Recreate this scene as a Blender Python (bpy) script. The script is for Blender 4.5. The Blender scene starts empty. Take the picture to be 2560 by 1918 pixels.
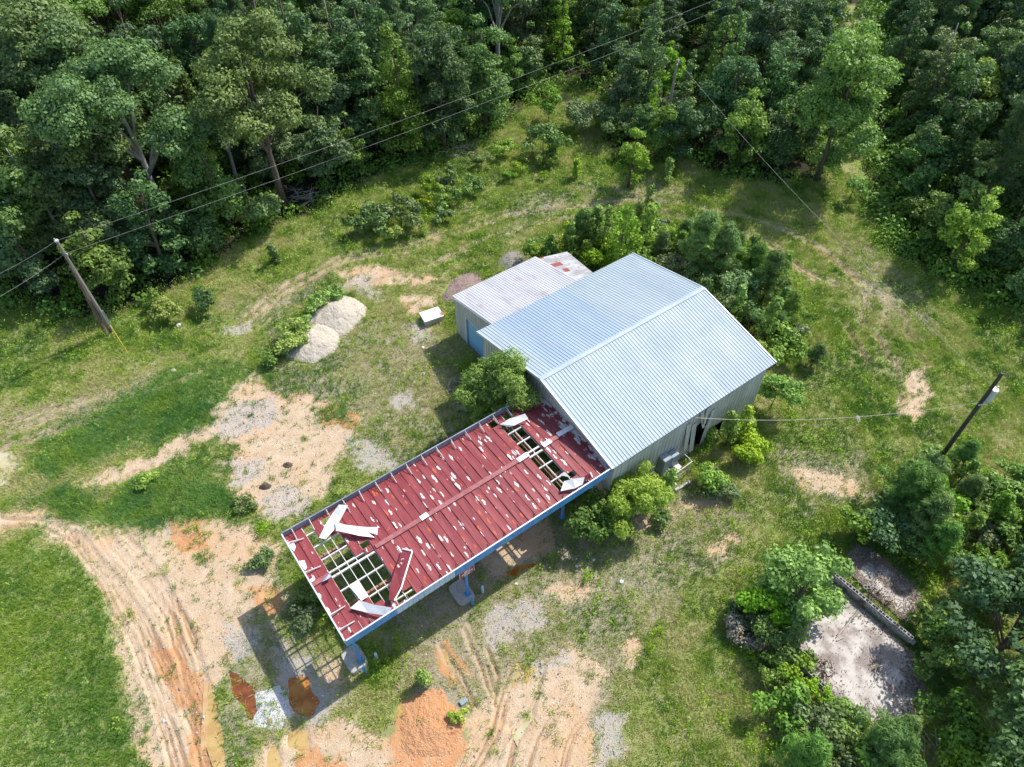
import bpy, math, random
import numpy as np
random.seed(7); RNG = np.random.default_rng(7)
PI = math.pi
scene = bpy.context.scene
C = scene.collection

# ------------------------------------------------------------------ camera calibration
H = 38.0                                     # drone height above the yard, metres
R_ = np.array([0.8063295726646638, -0.591451949776566, 0.0041486566402996645])
U_ = np.array([0.4442951824186456, 0.6103102550286454, 0.6558377722321673])
F_ = np.array([0.39042849681600234, 0.5269781624625143, -0.7548904590479527])
FPX = 1824.563
SV = 2560.0 / 2212.0

def G(px, py, z=0.0):                        # map survey coordinate (2212 wide sheet) -> world point at height z
    px *= SV; py *= SV
    d = F_ + R_ * (px - 1280) / FPX - U_ * (py - 959) / FPX
    t = (z - H) / d[2]
    p = np.array([0, 0, H]) + d * t
    return p
def GP(pts, z=0.0):
    return [tuple(G(x, y, z)[:2]) for x, y in pts]
def toimg(P):                                # world -> sheet coordinate (for ordering things left to right)
    d = np.asarray(P, float) - np.array([0, 0, H]); zz = d @ F_
    return ((1280 + FPX * (d @ R_) / zz) / SV, (959 - FPX * (d @ U_) / zz) / SV)

# ------------------------------------------------------------------ noise
def _hash(ix, iy, seed):
    h = (ix.astype(np.int64) * 374761393 + iy.astype(np.int64) * 668265263 + seed * 974634777) & 0xffffffff
    h = ((h ^ (h >> 13)) * 1274126177) & 0xffffffff
    return ((h ^ (h >> 16)) & 0xffff) / 65535.0
def vnoise(x, y, seed=0):
    x = np.asarray(x, float); y = np.asarray(y, float)
    ix = np.floor(x); iy = np.floor(y); fx = x - ix; fy = y - iy
    fx = fx * fx * (3 - 2 * fx); fy = fy * fy * (3 - 2 * fy)
    a = _hash(ix, iy, seed); b = _hash(ix + 1, iy, seed); c = _hash(ix, iy + 1, seed); d = _hash(ix + 1, iy + 1, seed)
    return (a * (1 - fx) + b * fx) * (1 - fy) + (c * (1 - fx) + d * fx) * fy
def fbm(x, y, seed=0, o=4):
    s = 0; a = 1; t = 0
    for k in range(o):
        s = s + a * vnoise(x * 2 ** k, y * 2 ** k, seed + k * 17); t += a; a *= .55
    return s / t
def sstep(e0, e1, v):
    t = np.clip((v - e0) / (e1 - e0), 0, 1); return t * t * (3 - 2 * t)
def sdist(x, y, poly):                       # signed distance, positive inside
    d = np.full(x.shape, 1e9); ins = np.zeros(x.shape, bool); n = len(poly)
    for i in range(n):
        ax, ay = poly[i]; bx, by = poly[(i + 1) % n]
        ex, ey = bx - ax, by - ay; wx = x - ax; wy = y - ay
        t = np.clip((wx * ex + wy * ey) / (ex * ex + ey * ey + 1e-9), 0, 1)
        d = np.minimum(d, (wx - t * ex) ** 2 + (wy - t * ey) ** 2)
        cond = ((ay <= y) & (by > y)) | ((by <= y) & (ay > y))
        xi = ax + (y - ay) * ex / (ey if abs(ey) > 1e-9 else 1e-9)
        ins ^= cond & (x < xi)
    d = np.sqrt(d)
    return np.where(ins, d, -d)
def ldist(x, y, line):
    d = np.full(x.shape, 1e9)
    for (ax, ay), (bx, by) in zip(line[:-1], line[1:]):
        ex, ey = bx - ax, by - ay; wx = x - ax; wy = y - ay
        t = np.clip((wx * ex + wy * ey) / (ex * ex + ey * ey + 1e-9), 0, 1)
        d = np.minimum(d, (wx - t * ex) ** 2 + (wy - t * ey) ** 2)
    return np.sqrt(d)

# ------------------------------------------------------------------ object helpers
def tag(o, label=None, cat=None, group=None, kind=None):
    if label: o['label'] = label
    if cat: o['category'] = cat
    if group: o['group'] = group
    if kind: o['kind'] = kind
    return o
def empty(name, loc=(0, 0, 0), rz=0, label=None, cat=None, group=None):
    o = bpy.data.objects.new(name, None); o.empty_display_size = .3
    o.location = loc; o.rotation_euler = (0, 0, rz); C.objects.link(o)
    return tag(o, label, cat, group)
def link(name, me, parent=None, mats=()):
    for m in mats: me.materials.append(m)
    o = bpy.data.objects.new(name, me); C.objects.link(o)
    if parent: o.parent = parent
    return o
def fastmesh(name, V, nper, smooth=False):   # all faces have nper verts laid out in order
    V = np.asarray(V, np.float32).reshape(-1, 3); n = len(V) // nper
    me = bpy.data.meshes.new(name)
    me.vertices.add(len(V)); me.vertices.foreach_set('co', V.ravel())
    me.loops.add(n * nper); me.loops.foreach_set('vertex_index', np.arange(n * nper, dtype=np.int32))
    me.polygons.add(n)
    me.polygons.foreach_set('loop_start', np.arange(n, dtype=np.int32) * nper)
    me.polygons.foreach_set('loop_total', np.full(n, nper, np.int32))
    me.update(calc_edges=True)
    if smooth: me.polygons.foreach_set('use_smooth', np.ones(n, bool))
    return me
def fattr(me, name, vals):
    a = me.attributes.new(name, 'FLOAT', 'FACE'); a.data.foreach_set('value', np.asarray(vals, np.float32))

class MB:                                    # collects simple shapes into one mesh
    def __init__(s): s.v = []; s.f = []; s.m = []
    def add(s, vs, fs, m=0):
        b = len(s.v); s.v += [tuple(map(float, p)) for p in vs]; s.f += [tuple(b + i for i in f) for f in fs]; s.m += [m] * len(fs)
    def box(s, c, d, rz=0, m=0, tilt=None):
        hx, hy, hz = d[0] / 2, d[1] / 2, d[2] / 2; cs, sn = math.cos(rz), math.sin(rz); vs = []
        for z in (-hz, hz):
            for x, y in ((-hx, -hy), (hx, -hy), (hx, hy), (-hx, hy)):
                vs.append((c[0] + x * cs - y * sn, c[1] + x * sn + y * cs, c[2] + z + (tilt[0] * x + tilt[1] * y if tilt else 0)))
        s.add(vs, [(0, 3, 2, 1), (4, 5, 6, 7), (0, 1, 5, 4), (1, 2, 6, 5), (2, 3, 7, 6), (3, 0, 4, 7)], m)
    def cyl(s, c, r, h, n=14, r2=None, m=0):
        r2 = r if r2 is None else r2; vs = []
        for k in range(n):
            a = 2 * PI * k / n; vs.append((c[0] + r * math.cos(a), c[1] + r * math.sin(a), c[2]))
        for k in range(n):
            a = 2 * PI * k / n; vs.append((c[0] + r2 * math.cos(a), c[1] + r2 * math.sin(a), c[2] + h))
        s.add(vs, [(k, (k + 1) % n, n + (k + 1) % n, n + k) for k in range(n)] + [tuple(range(n))[::-1], tuple(range(n, 2 * n))], m)
    def tube(s, pts, radii, n=7, m=0):
        pts = [np.array(p, float) for p in pts]; k = len(pts)
        if not hasattr(radii, '__len__'): radii = [radii] * k
        vs = []; prev = None
        for i in range(k):
            t = pts[min(i + 1, k - 1)] - pts[max(i - 1, 0)]; t /= (np.linalg.norm(t) + 1e-9)
            a = np.cross(t, (0, 0, 1) if abs(t[2]) < .9 else (1, 0, 0)); 
            if prev is not None: a = prev - t * (prev @ t)
            a /= (np.linalg.norm(a) + 1e-9); prev = a; b = np.cross(t, a)
            for j in range(n):
                g = 2 * PI * j / n; vs.append(pts[i] + (a * math.cos(g) + b * math.sin(g)) * radii[i])
        fs = []
        for i in range(k - 1):
            for j in range(n):
                j2 = (j + 1) % n; fs.append((i * n + j, i * n + j2, (i + 1) * n + j2, (i + 1) * n + j))
        fs += [tuple(range(n))[::-1], tuple(range((k - 1) * n, k * n))]
        s.add(vs, fs, m)
    def prism(s, poly, z0, z1, m=0):         # poly list of (x,y)
        n = len(poly); vs = [(x, y, z0) for x, y in poly] + [(x, y, z1) for x, y in poly]
        s.add(vs, [tuple(range(n))[::-1], tuple(range(n, 2 * n))] + [(i, (i + 1) % n, n + (i + 1) % n, n + i) for i in range(n)], m)
    def mesh(s, name, smooth=False):
        me = bpy.data.meshes.new(name); me.from_pydata(s.v, [], s.f)
        me.polygons.foreach_set('material_index', np.array(s.m, np.int32))
        if smooth: me.polygons.foreach_set('use_smooth', np.ones(len(s.f), bool))
        me.update(); return me
    def build(s, name, mats, parent=None, smooth=False, bevel=0):
        if not isinstance(mats, (list, tuple)): mats = [mats]
        o = link(name, s.mesh(name, smooth), parent, mats)
        if bevel:
            b = o.modifiers.new('bevel', 'BEVEL'); b.width = bevel; b.segments = 2; b.limit_method = 'ANGLE'
        return o

# ------------------------------------------------------------------ materials
def nt(name):
    m = bpy.data.materials.new(name); m.use_nodes = True; t = m.node_tree; t.nodes.clear()
    out = t.nodes.new('ShaderNodeOutputMaterial'); b = t.nodes.new('ShaderNodeBsdfPrincipled')
    t.links.new(b.outputs[0], out.inputs[0]); return m, t, b, out
def node(t, typ, **kw):
    n = t.nodes.new(typ)
    for k, v in kw.items():
        if k.startswith('i_'):
            key = k[2:]; key = int(key) if key.isdigit() else key
            n.inputs[key].default_value = v
        else: setattr(n, k, v)
    return n
def mixc(t, fac, a, b, mode='MIX'):
    n = t.nodes.new('ShaderNodeMix'); n.data_type = 'RGBA'; n.blend_type = mode
    for s, v in ((n.inputs[0], fac), (n.inputs[6], a), (n.inputs[7], b)):
        if isinstance(v, bpy.types.NodeSocket): t.links.new(v, s)
        elif isinstance(v, (int, float)): s.default_value = v
        else: s.default_value = (*v, 1)
    return n.outputs[2]
def math_(t, op, a, b=None, c=None, clamp=False):
    n = t.nodes.new('ShaderNodeMath'); n.operation = op; n.use_clamp = clamp
    for i, v in enumerate((a, b, c)):
        if v is None: continue
        if isinstance(v, bpy.types.NodeSocket): t.links.new(v, n.inputs[i])
        else: n.inputs[i].default_value = v
    return n.outputs[0]
def mrange(t, v, a, b, c=0, d=1):
    n = t.nodes.new('ShaderNodeMapRange'); n.interpolation_type = 'SMOOTHSTEP'
    t.links.new(v, n.inputs[0])
    for i, q in enumerate((a, b, c, d)): n.inputs[i + 1].default_value = q
    return n.outputs[0]
def objco(t, scale=(1, 1, 1)):
    tc = t.nodes.new('ShaderNodeTexCoord'); mp = t.nodes.new('ShaderNodeMapping')
    t.links.new(tc.outputs['Object'], mp.inputs[0]); mp.inputs['Scale'].default_value = scale; return mp.outputs[0]
def noise(t, vec, scale, detail=4, rough=.6, out=0):
    n = t.nodes.new('ShaderNodeTexNoise'); t.links.new(vec, n.inputs['Vector'])
    n.inputs['Scale'].default_value = scale; n.inputs['Detail'].default_value = detail; n.inputs['Roughness'].default_value = rough
    return n.outputs[out]
def bump(t, b, h, strength=.4, dist=.02):
    n = t.nodes.new('ShaderNodeBump'); n.inputs['Strength'].default_value = strength; n.inputs['Distance'].default_value = dist
    t.links.new(h, n.inputs['Height']); t.links.new(n.outputs[0], b.inputs['Normal'])
def simple(name, c1, c2, scale=6, rough=.7, metal=0, bmp=.2, stretch=(1, 1, 1), c3=None, s3=1.5, th3=(.55, .7)):
    m, t, b, o = nt(name); v = objco(t, stretch)
    n1 = noise(t, v, scale); col = mixc(t, mrange(t, n1, .3, .7), c1, c2)
    if c3: col = mixc(t, mrange(t, noise(t, v, s3, 5, .65), *th3), col, c3)
    t.links.new(col, b.inputs['Base Color']); b.inputs['Roughness'].default_value = rough; b.inputs['Metallic'].default_value = metal
    if bmp: bump(t, b, noise(t, v, scale * 3), bmp)
    return m

def leafmat(name, dark, light, young=None, trans=.22):
    m, t, b, out = nt(name)
    at = node(t, 'ShaderNodeAttribute', attribute_name='tint'); oi = t.nodes.new('ShaderNodeObjectInfo')
    col = mixc(t, at.outputs['Fac'], dark, light)
    hs = t.nodes.new('ShaderNodeHueSaturation'); t.links.new(col, hs.inputs['Color'])
    t.links.new(math_(t, 'MULTIPLY_ADD', oi.outputs['Random'], .034, .478), hs.inputs['Hue'])
    r2 = math_(t, 'FRACT', math_(t, 'MULTIPLY', oi.outputs['Random'], 7.31))
    t.links.new(math_(t, 'MULTIPLY_ADD', r2, .42, .82), hs.inputs['Value'])
    r3 = math_(t, 'FRACT', math_(t, 'MULTIPLY', oi.outputs['Random'], 13.7))
    t.links.new(math_(t, 'MULTIPLY_ADD', r3, .25, .80), hs.inputs['Saturation'])
    t.links.new(hs.outputs[0], b.inputs['Base Color']); b.inputs['Roughness'].default_value = .55
    b.inputs['Specular IOR Level'].default_value = .35
    tr = t.nodes.new('ShaderNodeBsdfTranslucent'); mx = t.nodes.new('ShaderNodeMixShader'); mx.inputs[0].default_value = trans
    br = mixc(t, .5, hs.outputs[0], (.25, .42, .02)); t.links.new(br, tr.inputs[0])
    t.links.new(b.outputs[0], mx.inputs[1]); t.links.new(tr.outputs[0], mx.inputs[2]); t.links.new(mx.outputs[0], out.inputs[0])
    return m
M = {}
M['mid'] = leafmat('foliage_mid', (.055, .13, .024), (.18, .32, .045))
M['dark'] = leafmat('foliage_dark', (.032, .09, .03), (.11, .225, .055), trans=.2)
M['blue'] = leafmat('foliage_bluish', (.06, .14, .04), (.20, .34, .08), trans=.24)
M['bright'] = leafmat('foliage_bright', (.12, .26, .022), (.34, .54, .05), trans=.36)
M['yellow'] = leafmat('foliage_yellowish', (.19, .32, .02), (.46, .61, .045), trans=.36)
M['pine'] = leafmat('foliage_pine', (.07, .16, .035), (.21, .37, .07), trans=.25)
M['brightmid'] = leafmat('foliage_fresh', (.075, .18, .022), (.24, .42, .045), trans=.28)
M['olive'] = leafmat('foliage_olive', (.08, .14, .04), (.23, .32, .095), trans=.22)
M['drybrush'] = leafmat('dry_brush', (.14, .12, .08), (.32, .28, .19), trans=.05)
M['bark_grey'] = simple('bark_grey', (.22, .2, .17), (.42, .4, .36), 5, .9, 0, .6, (1, 1, .3))
M['bark_brown'] = simple('bark_brown', (.07, .05, .035), (.16, .12, .09), 6, .9, 0, .6, (1, 1, .3))
M['deadwood'] = simple('dead_wood', (.3, .26, .2), (.5, .45, .38), 8, .85, 0, .4, (1, 1, 1))

# ------------------------------------------------------------------ ground description
S = {}
sand = [
 [(120,1060),(300,985),(440,915),(510,830),(560,805),(620,850),(700,865),(770,885),(780,930),(740,1000),(700,1080),(640,1120),(560,1110),(500,1085),(490,1010),(505,960),(470,940),(400,985),(330,1010),(270,1050),(180,1062)],
 [(-40,1100),(60,1100),(170,1130),(240,1150),(340,1135),(450,1110),(520,1130),(610,1165),(590,1230),(570,1310),(520,1380),(470,1440),(450,1520),(490,1600),(500,1700),(310,1700),(290,1560),(262,1450),(240,1330),(215,1260),(150,1190),(80,1150),(-40,1150)],
 [(690,1560),(800,1560),(860,1590),(1000,1590),(1050,1500),(1130,1440),(1250,1400),(1310,1450),(1280,1560),(1290,1720),(590,1720),(540,1640),(600,1600)],
 [(1160,1290),(1260,1250),(1295,1265),(1235,1310)], [(1330,1370),(1375,1350),(1395,1390),(1350,1450)],
 [(1955,800),(1995,780),(2015,870),(1985,915),(1945,895)], [(1680,1000),(1840,1035),(1850,1075),(1740,1060)],
 [(1380,1130),(1440,1075),(1455,1120),(1425,1155)], [(1530,1190),(1590,1145),(1595,1170),(1550,1205)],
 [(860,640),(945,632),(955,662),(880,684)], [(700,590),(800,570),(960,600),(900,612),(760,618)],
 [(1470,1080),(1560,1050),(1570,1080),(1500,1110)], [(1010,1190),(1180,1120),(1220,1190),(1060,1250)],
 [(1690,1340),(1790,1240),(1960,1400),(1990,1500),(1960,1580),(1840,1570),(1700,1430)],
 [(700,1400),(740,1420),(760,1460),(700,1480)], [(0,970),(30,980),(40,1010),(0,1010)]]
gravel = [
 [(440,925),(520,868),(600,850),(600,900),(560,935),(480,945)], [(480,1000),(560,985),(575,1035),(500,1050)],
 [(740,935),(840,965),(865,1010),(790,1015),(750,990)], [(740,600),(800,590),(825,650),(765,640)],
 [(545,1500),(600,1482),(645,1530),(605,1572),(543,1570)], [(480,1340),(560,1360),(560,1400),(490,1420)],
 [(1290,1540),(1345,1530),(1365,1650),(1290,1640)], [(590,1380),(690,1440),(745,1500),(680,1570),(620,1470)],
 [(820,860),(880,840),(910,880),(860,900)], [(880,690),(930,700),(930,740),(890,740)], [(480,700),(560,690),(540,720),(470,720)],
 [(1080,1300),(1170,1280),(1190,1340),(1060,1400),(1040,1350)], [(530,1080),(640,1050),(680,1100),(600,1130)], [(340,1130),(400,1110),(420,1140),(360,1160)],
 [(1150,1440),(1230,1400),(1240,1440),(1170,1470)]]
orange = [
 [(865,1525),(900,1500),(960,1500),(985,1560),(1010,1640),(960,1720),(880,1720),(850,1620)], [(520,1255),(600,1268),(600,1330),(540,1320)],
 [(690,870),(770,890),(770,930),(700,920)], [(640,1630),(690,1615),(760,1640),(780,1720),(640,1720)], [(950,1390),(975,1385),(1010,1440),(1000,1500),(960,1450)],
 [(330,1400),(400,1390),(440,1480),(470,1620),(470,1720),(410,1720),(400,1560),(350,1480)],[(360,1120),(440,1105),(450,1180),(380,1190)]]
lush = [
 [(60,1000),(110,950),(200,890),(330,830),(420,785),(510,790),(515,830),(480,870),(440,890),(400,925),(330,950),(250,975),(180,1000),(100,1045)],
 [(50,1090),(150,1045),(220,1095),(290,1045),(400,1015),(480,1050),(500,1085),(430,1100),(330,1135),(220,1135)],
 [(-60,1190),(60,1175),(160,1205),(220,1270),(245,1350),(262,1460),(290,1570),(300,1720),(-60,1720)],
 [(390,915),(430,880),(445,890),(400,940)], [(690,880),(740,870),(740,900),(700,900)]]
sparse = [
 [(570,700),(640,690),(700,720),(760,690),(900,690),(980,740),(1010,900),(990,960),(860,1010),(700,880),(600,850)],
 [(840,1330),(1000,1230),(1160,1140),(1320,1100),(1460,1050),(1600,1060),(1600,1180),(1480,1270),(1400,1400),(1330,1480),(1310,1657),(1250,1657),(1250,1450),(1130,1440),(1000,1560),(860,1500)],
 [(480,1380),(600,1230),(700,1380),(740,1500),(680,1600),(500,1620),(470,1480)], [(1640,960),(1860,980),(1900,1080),(1700,1100)],
 [(1800,500),(1900,520),(2000,620),(2050,720),(1960,740),(1860,640)], [(1250,400),(1500,380),(1500,430),(1250,445)], [(1100,430),(1240,400),(1230,450),(1090,490)],
 [(0,880),(150,860),(330,800),(360,830),(120,930),(0,960)], [(470,650),(680,590),(700,640),(520,720)]]
puddle = [
 [(626,1475),(658,1470),(680,1510),(665,1535),(636,1530),(628,1505)], [(504,1468),(540,1490),(552,1525),(542,1545),(520,1520),(506,1490)],
 [(447,1502),(454,1502),(475,1570),(490,1657),(478,1690),(470,1640),(455,1590)], [(432,1505),(440,1500),(455,1585),(440,1600)],
 [(622,1576),(664,1580),(668,1618),(648,1624),(624,1610)], [(582,1610),(594,1612),(610,1648),(608,1680),(575,1680),(576,1640)],
 [(1122,1421),(1130,1425),(1112,1490),(1093,1518),(1107,1470)], [(1134,1437),(1160,1440),(1145,1477),(1134,1471)],
 [(1092,1564),(1132,1540),(1138,1545),(1098,1578)], [(1120,1577),(1150,1538),(1155,1550),(1128,1600)],
 [(-20,975),(28,980),(35,998),(-20,1004)], [(-20,1020),(12,1023),(5,1042),(-20,1042)],
 [(1090,1228),(1153,1214),(1156,1224),(1110,1246),(1092,1244)], [(565,1278),(590,1262),(600,1290),(575,1300)],
 [(1160,1440),(1168,1442),(1160,1490),(1153,1490)], [(950,1400),(962,1398),(975,1440),(965,1445)]]
tracks = [
 [(160,1150),(230,1230),(300,1330),(350,1420),(400,1520),(430,1600),(450,1700)], [(220,1140),(300,1240),(370,1330),(410,1450),(440,1550),(470,1700)],
 [(270,1170),(340,1260),(380,1350),(395,1450),(420,1560)], [(120,1130),(220,1250),(300,1400),(340,1500),(400,1700)],[(250,1130),(330,1230),(400,1340),(430,1430),(455,1540)],
 [(290,1310),(330,1380),(360,1480),(375,1540)], [(-20,950),(120,900),(260,868),(350,835),(440,800)], [(-20,975),(150,920),(300,885)], [(-20,925),(100,885),(230,855)],
 [(0,1120),(80,1125),(170,1150)], [(0,1140),(90,1140),(180,1180)],
 [(540,690),(640,620),(760,560),(900,540),(1000,500),(1100,465),(1200,448),(1290,442),(1400,433),(1500,446),(1620,468),(1700,498),(1780,538),(1850,600),(1885,620)],
 [(530,680),(630,608),(750,550),(890,528),(990,490),(1100,452)],
 [(700,640),(860,590),(960,560),(1060,510),(1180,480),(1300,465),(1420,458),(1560,485),(1650,520),(1740,580),(1800,612)],
 [(1640,472),(1720,510),(1800,560),(1860,612)], [(1700,560),(1760,600)],
 [(1870,635),(1858,690),(1895,730),(1930,790)], [(1915,640),(1903,700),(1920,725)], [(1820,690),(1850,740),(1875,785)], [(1935,780),(1950,900)],
 [(1110,1430),(1085,1510),(1060,1590),(1000,1700)], [(1180,1440),(1160,1500),(1120,1580),(1080,1700)], [(950,1390),(1000,1460),(1030,1530)],
 [(1250,1470),(1180,1560),(1120,1700)], [(1000,1360),(1040,1440),(1060,1500)], [(1270,1440),(1210,1500),(1160,1600)], [(1290,1500),(1230,1590),(1200,1700)], [(1050,1400),(1075,1460),(1070,1530)]]
WS = {k: [GP(p) for p in v] for k, v in dict(sand=sand, gravel=gravel, orange=orange, lush=lush, sparse=sparse, puddle=puddle).items()}
_tr = list(tracks)
for _k, _o in ((0, 14), (0, -12), (1, 12), (1, -13), (2, 11), (3, 15), (3, -14), (4, 10), (5, 9), (19, 10), (20, 12), (22, -12), (24, 10), (25, 12), (26, 9), (21, 8)):
    if _k < len(tracks): _tr.append([(a + _o + random.uniform(-3, 3), c + _o * .2) for a, c in tracks[_k]][random.choice((0, 1)):])
for _i in (0, 1):
    _p = WS['puddle'][_i]; _cx = sum(q[0] for q in _p) / len(_p); _cy = sum(q[1] for q in _p) / len(_p); WS['puddle'][_i] = [(_cx + (q[0] - _cx) * 1.45, _cy + (q[1] - _cy) * 1.45) for q in _p]
WT = [GP(p) for p in _tr]; WP = [GP(p) for p in tracks]
wood_a = GP([(-250,520),(-60,640),(60,655),(150,690),(300,665),(420,590),(540,505),(680,455),(800,385),(930,335),(1060,285),(1130,235),(1200,185),(1290,190),(1305,300),(1330,345),(1480,335),(1560,385),(1700,398),(1780,380),(1797,320),(1810,260),(1820,150),(1828,60),(1830,-40),(-250,-40)])
wood_b = GP([(1862,-40),(1862,250),(1880,420),(1910,520),(1960,560),(2050,610),(2130,640),(2212,690),(2500,790),(2700,500),(2700,-40)])
GRAVEL_PILES = [(676, 738, 2.0, 1.55, .55), (728, 682, 2.1, 1.6, .6)]
MOUNDS = [(1225, 1310, .1, .1, 0, 0)]

def _in(x, y, poly, pad):
    xs = [p[0] for p in poly]; ys = [p[1] for p in poly]
    return (x > min(xs) - pad) & (x < max(xs) + pad) & (y > min(ys) - pad) & (y < max(ys) + pad)
def mask(key, x, y, w=.35):
    wx = x + (fbm(x * .8, y * .8, 5) - .5) * 1.6 + (fbm(x * 3, y * 3, 9, 3) - .5) * .6
    wy = y + (fbm(x * .8, y * .8, 25) - .5) * 1.6 + (fbm(x * 3, y * 3, 29, 3) - .5) * .6
    if key == 'puddle': wx = x + (fbm(x * 1.5, y * 1.5, 5) - .5) * .5; wy = y + (fbm(x * 1.5, y * 1.5, 25) - .5) * .5
    out = np.zeros(x.shape)
    for p in WS[key]:
        s = _in(x, y, p, 2)
        if s.any(): out[s] = np.maximum(out[s], sstep(-w, w, sdist(wx[s], wy[s], p)))
    return out
def rut(x, y):
    wx = x + (fbm(x * .5, y * .5, 45) - .5) * .35; wy = y + (fbm(x * .5, y * .5, 55) - .5) * .35
    out = np.zeros(x.shape); rim = np.zeros(x.shape)
    for li, L in enumerate(WT):
        s = _in(x, y, L, 2)
        if not s.any(): continue
        for off in (0,):
            d = ldist(wx[s], wy[s], L) * (.55 if 11 <= li <= 18 else 1); fade = .35 + .9 * vnoise(x[s] * .35, y[s] * .35, 61)
            out[s] = np.maximum(out[s], np.exp(-(d / .085) ** 2) * fade); rim[s] = np.maximum(rim[s], np.exp(-((d - .2) / .09) ** 2) * fade)
    return out, rim
def path(x, y):
    wx = x + (fbm(x * .5, y * .5, 45) - .5) * .8; wy = y + (fbm(x * .5, y * .5, 55) - .5) * .8; out = np.zeros(x.shape)
    for L in WP:
        s = _in(x, y, L, 2)
        if s.any(): out[s] = np.maximum(out[s], np.exp(-(ldist(wx[s], wy[s], L) / .40) ** 2) * (.25 + 1.1 * fbm(x[s] * .5, y[s] * .5, 63, 3)))
    return np.clip(out, 0, 1)
def height(x, y, pud=None, rr=None):
    x = np.asarray(x, float); y = np.asarray(y, float)
    h = (fbm(x * .09, y * .09, 3, 3) - .5) * .35 + (fbm(x * .9, y * .9, 13, 3) - .5) * .07
    near = np.minimum(1, np.hypot((x - 16) / 18, (y - 20) / 12) ** 2) ; h = h * np.clip(near, .12, 1)
    for a, b, rx, ry, hh, dimp in MOUNDS:
        c = G(a, b); dx = x - c[0]; dy = y - c[1]; ang = .5
        u = (dx * math.cos(ang) + dy * math.sin(ang)) / rx; v = (-dx * math.sin(ang) + dy * math.cos(ang)) / ry
        q = np.hypot(u, v) * (1 + (fbm(x * .9, y * .9, 71) - .5) * .5); bumpy = 1 + (fbm(x * 3, y * 3, 72) - .5) * .35
        h = h + hh * np.clip(1 - q * q, 0, 1) ** 1.2 * bumpy - dimp * np.exp(-((u - .15) ** 2 + (v + .1) ** 2) * 9) * bumpy
    if rr is None: rr = rut(x, y)
    h = h - .13 * rr[0] + .04 * rr[1] * (1 + (fbm(x * 6, y * 6, 77, 2) - .5) * 1.2)
    if pud is None: pud = mask('puddle', x, y, .22)
    h = h * (1 - pud) + (-.10) * pud
    return h
def hz(x, y): return float(height(np.array([x]), np.array([y]))[0])

def axis(a0, a1, lo, hi, step):
    mid = np.arange(a0, a1 + 1e-6, step); L = [a0]; s = step
    while L[-1] > lo: s *= 1.08; L.append(L[-1] - s)
    Rr = [a1]; s = step
    while Rr[-1] < hi: s *= 1.08; Rr.append(Rr[-1] + s)
    return np.concatenate([np.array(L[1:])[::-1], mid, np.array(Rr[1:])])
ax = axis(-12, 46, -500, 900, .1); ay = axis(-4, 58, -500, 900, .1)
X, Y = np.meshgrid(ax, ay); xf = X.ravel(); yf = Y.ravel()
inner = (xf > -40) & (xf < 140) & (yf > -40) & (yf < 140)
MK = {k: np.zeros(xf.shape) for k in ('sand', 'gravel', 'orange', 'lush', 'sparse', 'puddle')}
xi, yi = xf[inner], yf[inner]
for k in MK: MK[k][inner] = mask(k, xi, yi, {'sand': 1.1, 'gravel': 1.1, 'puddle': .22, 'sparse': 2.0, 'lush': .5, 'orange': .9}[k])
rr = rut(xi, yi); RU = np.zeros(xf.shape); RU[inner] = rr[0]; RI = np.zeros(xf.shape); RI[inner] = rr[1]
Z = height(xf, yf, MK['puddle'], (RU, RI)) * np.exp(-np.maximum(0, np.hypot(xf - 30, yf - 40) - 200) / 100)
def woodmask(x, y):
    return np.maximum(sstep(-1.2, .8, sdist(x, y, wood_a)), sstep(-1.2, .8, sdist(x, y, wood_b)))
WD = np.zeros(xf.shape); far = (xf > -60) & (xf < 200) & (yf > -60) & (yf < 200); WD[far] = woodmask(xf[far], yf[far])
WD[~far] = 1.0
nx, ny = len(ax), len(ay)
ground = bpy.data.meshes.new('ground')
ground.vertices.add(nx * ny); ground.vertices.foreach_set('co', np.stack([xf, yf, Z], 1).astype(np.float32).ravel())
i0 = (np.arange(ny - 1)[:, None] * nx + np.arange(nx - 1)[None]).ravel()
quads = np.stack([i0, i0 + 1, i0 + 1 + nx, i0 + nx], 1).astype(np.int32)
ground.loops.add(quads.size); ground.loops.foreach_set('vertex_index', quads.ravel())
ground.polygons.add(len(quads)); ground.polygons.foreach_set('loop_start', np.arange(len(quads), dtype=np.int32) * 4)
ground.polygons.foreach_set('loop_total', np.full(len(quads), 4, np.int32)); ground.polygons.foreach_set('use_smooth', np.ones(len(quads), bool))
ground.update(calc_edges=True)
def vcol(me, name, a, b, c, d):
    at = me.attributes.new(name, 'FLOAT_COLOR', 'POINT'); at.data.foreach_set('color', np.stack([a, b, c, d], 1).astype(np.float32).ravel())
PT = np.zeros(xf.shape); PT[inner] = path(xi, yi)
WG = np.zeros(xf.shape); _wg = sdist(xi + (fbm(xi * 3, yi * 3, 9, 3) - .5) * .8, yi, GP([(545,1500),(600,1480),(645,1525),(607,1575),(545,1572)])); WG[inner] = sstep(-.15, .15, _wg)
vcol(ground, 'soil_c', PT, WG, PT, PT)
vcol(ground, 'soil_a', MK['sand'], MK['gravel'], MK['orange'], MK['lush'])
vcol(ground, 'soil_b', MK['sparse'], MK['puddle'], np.clip(RU, 0, 1), WD)

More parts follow.
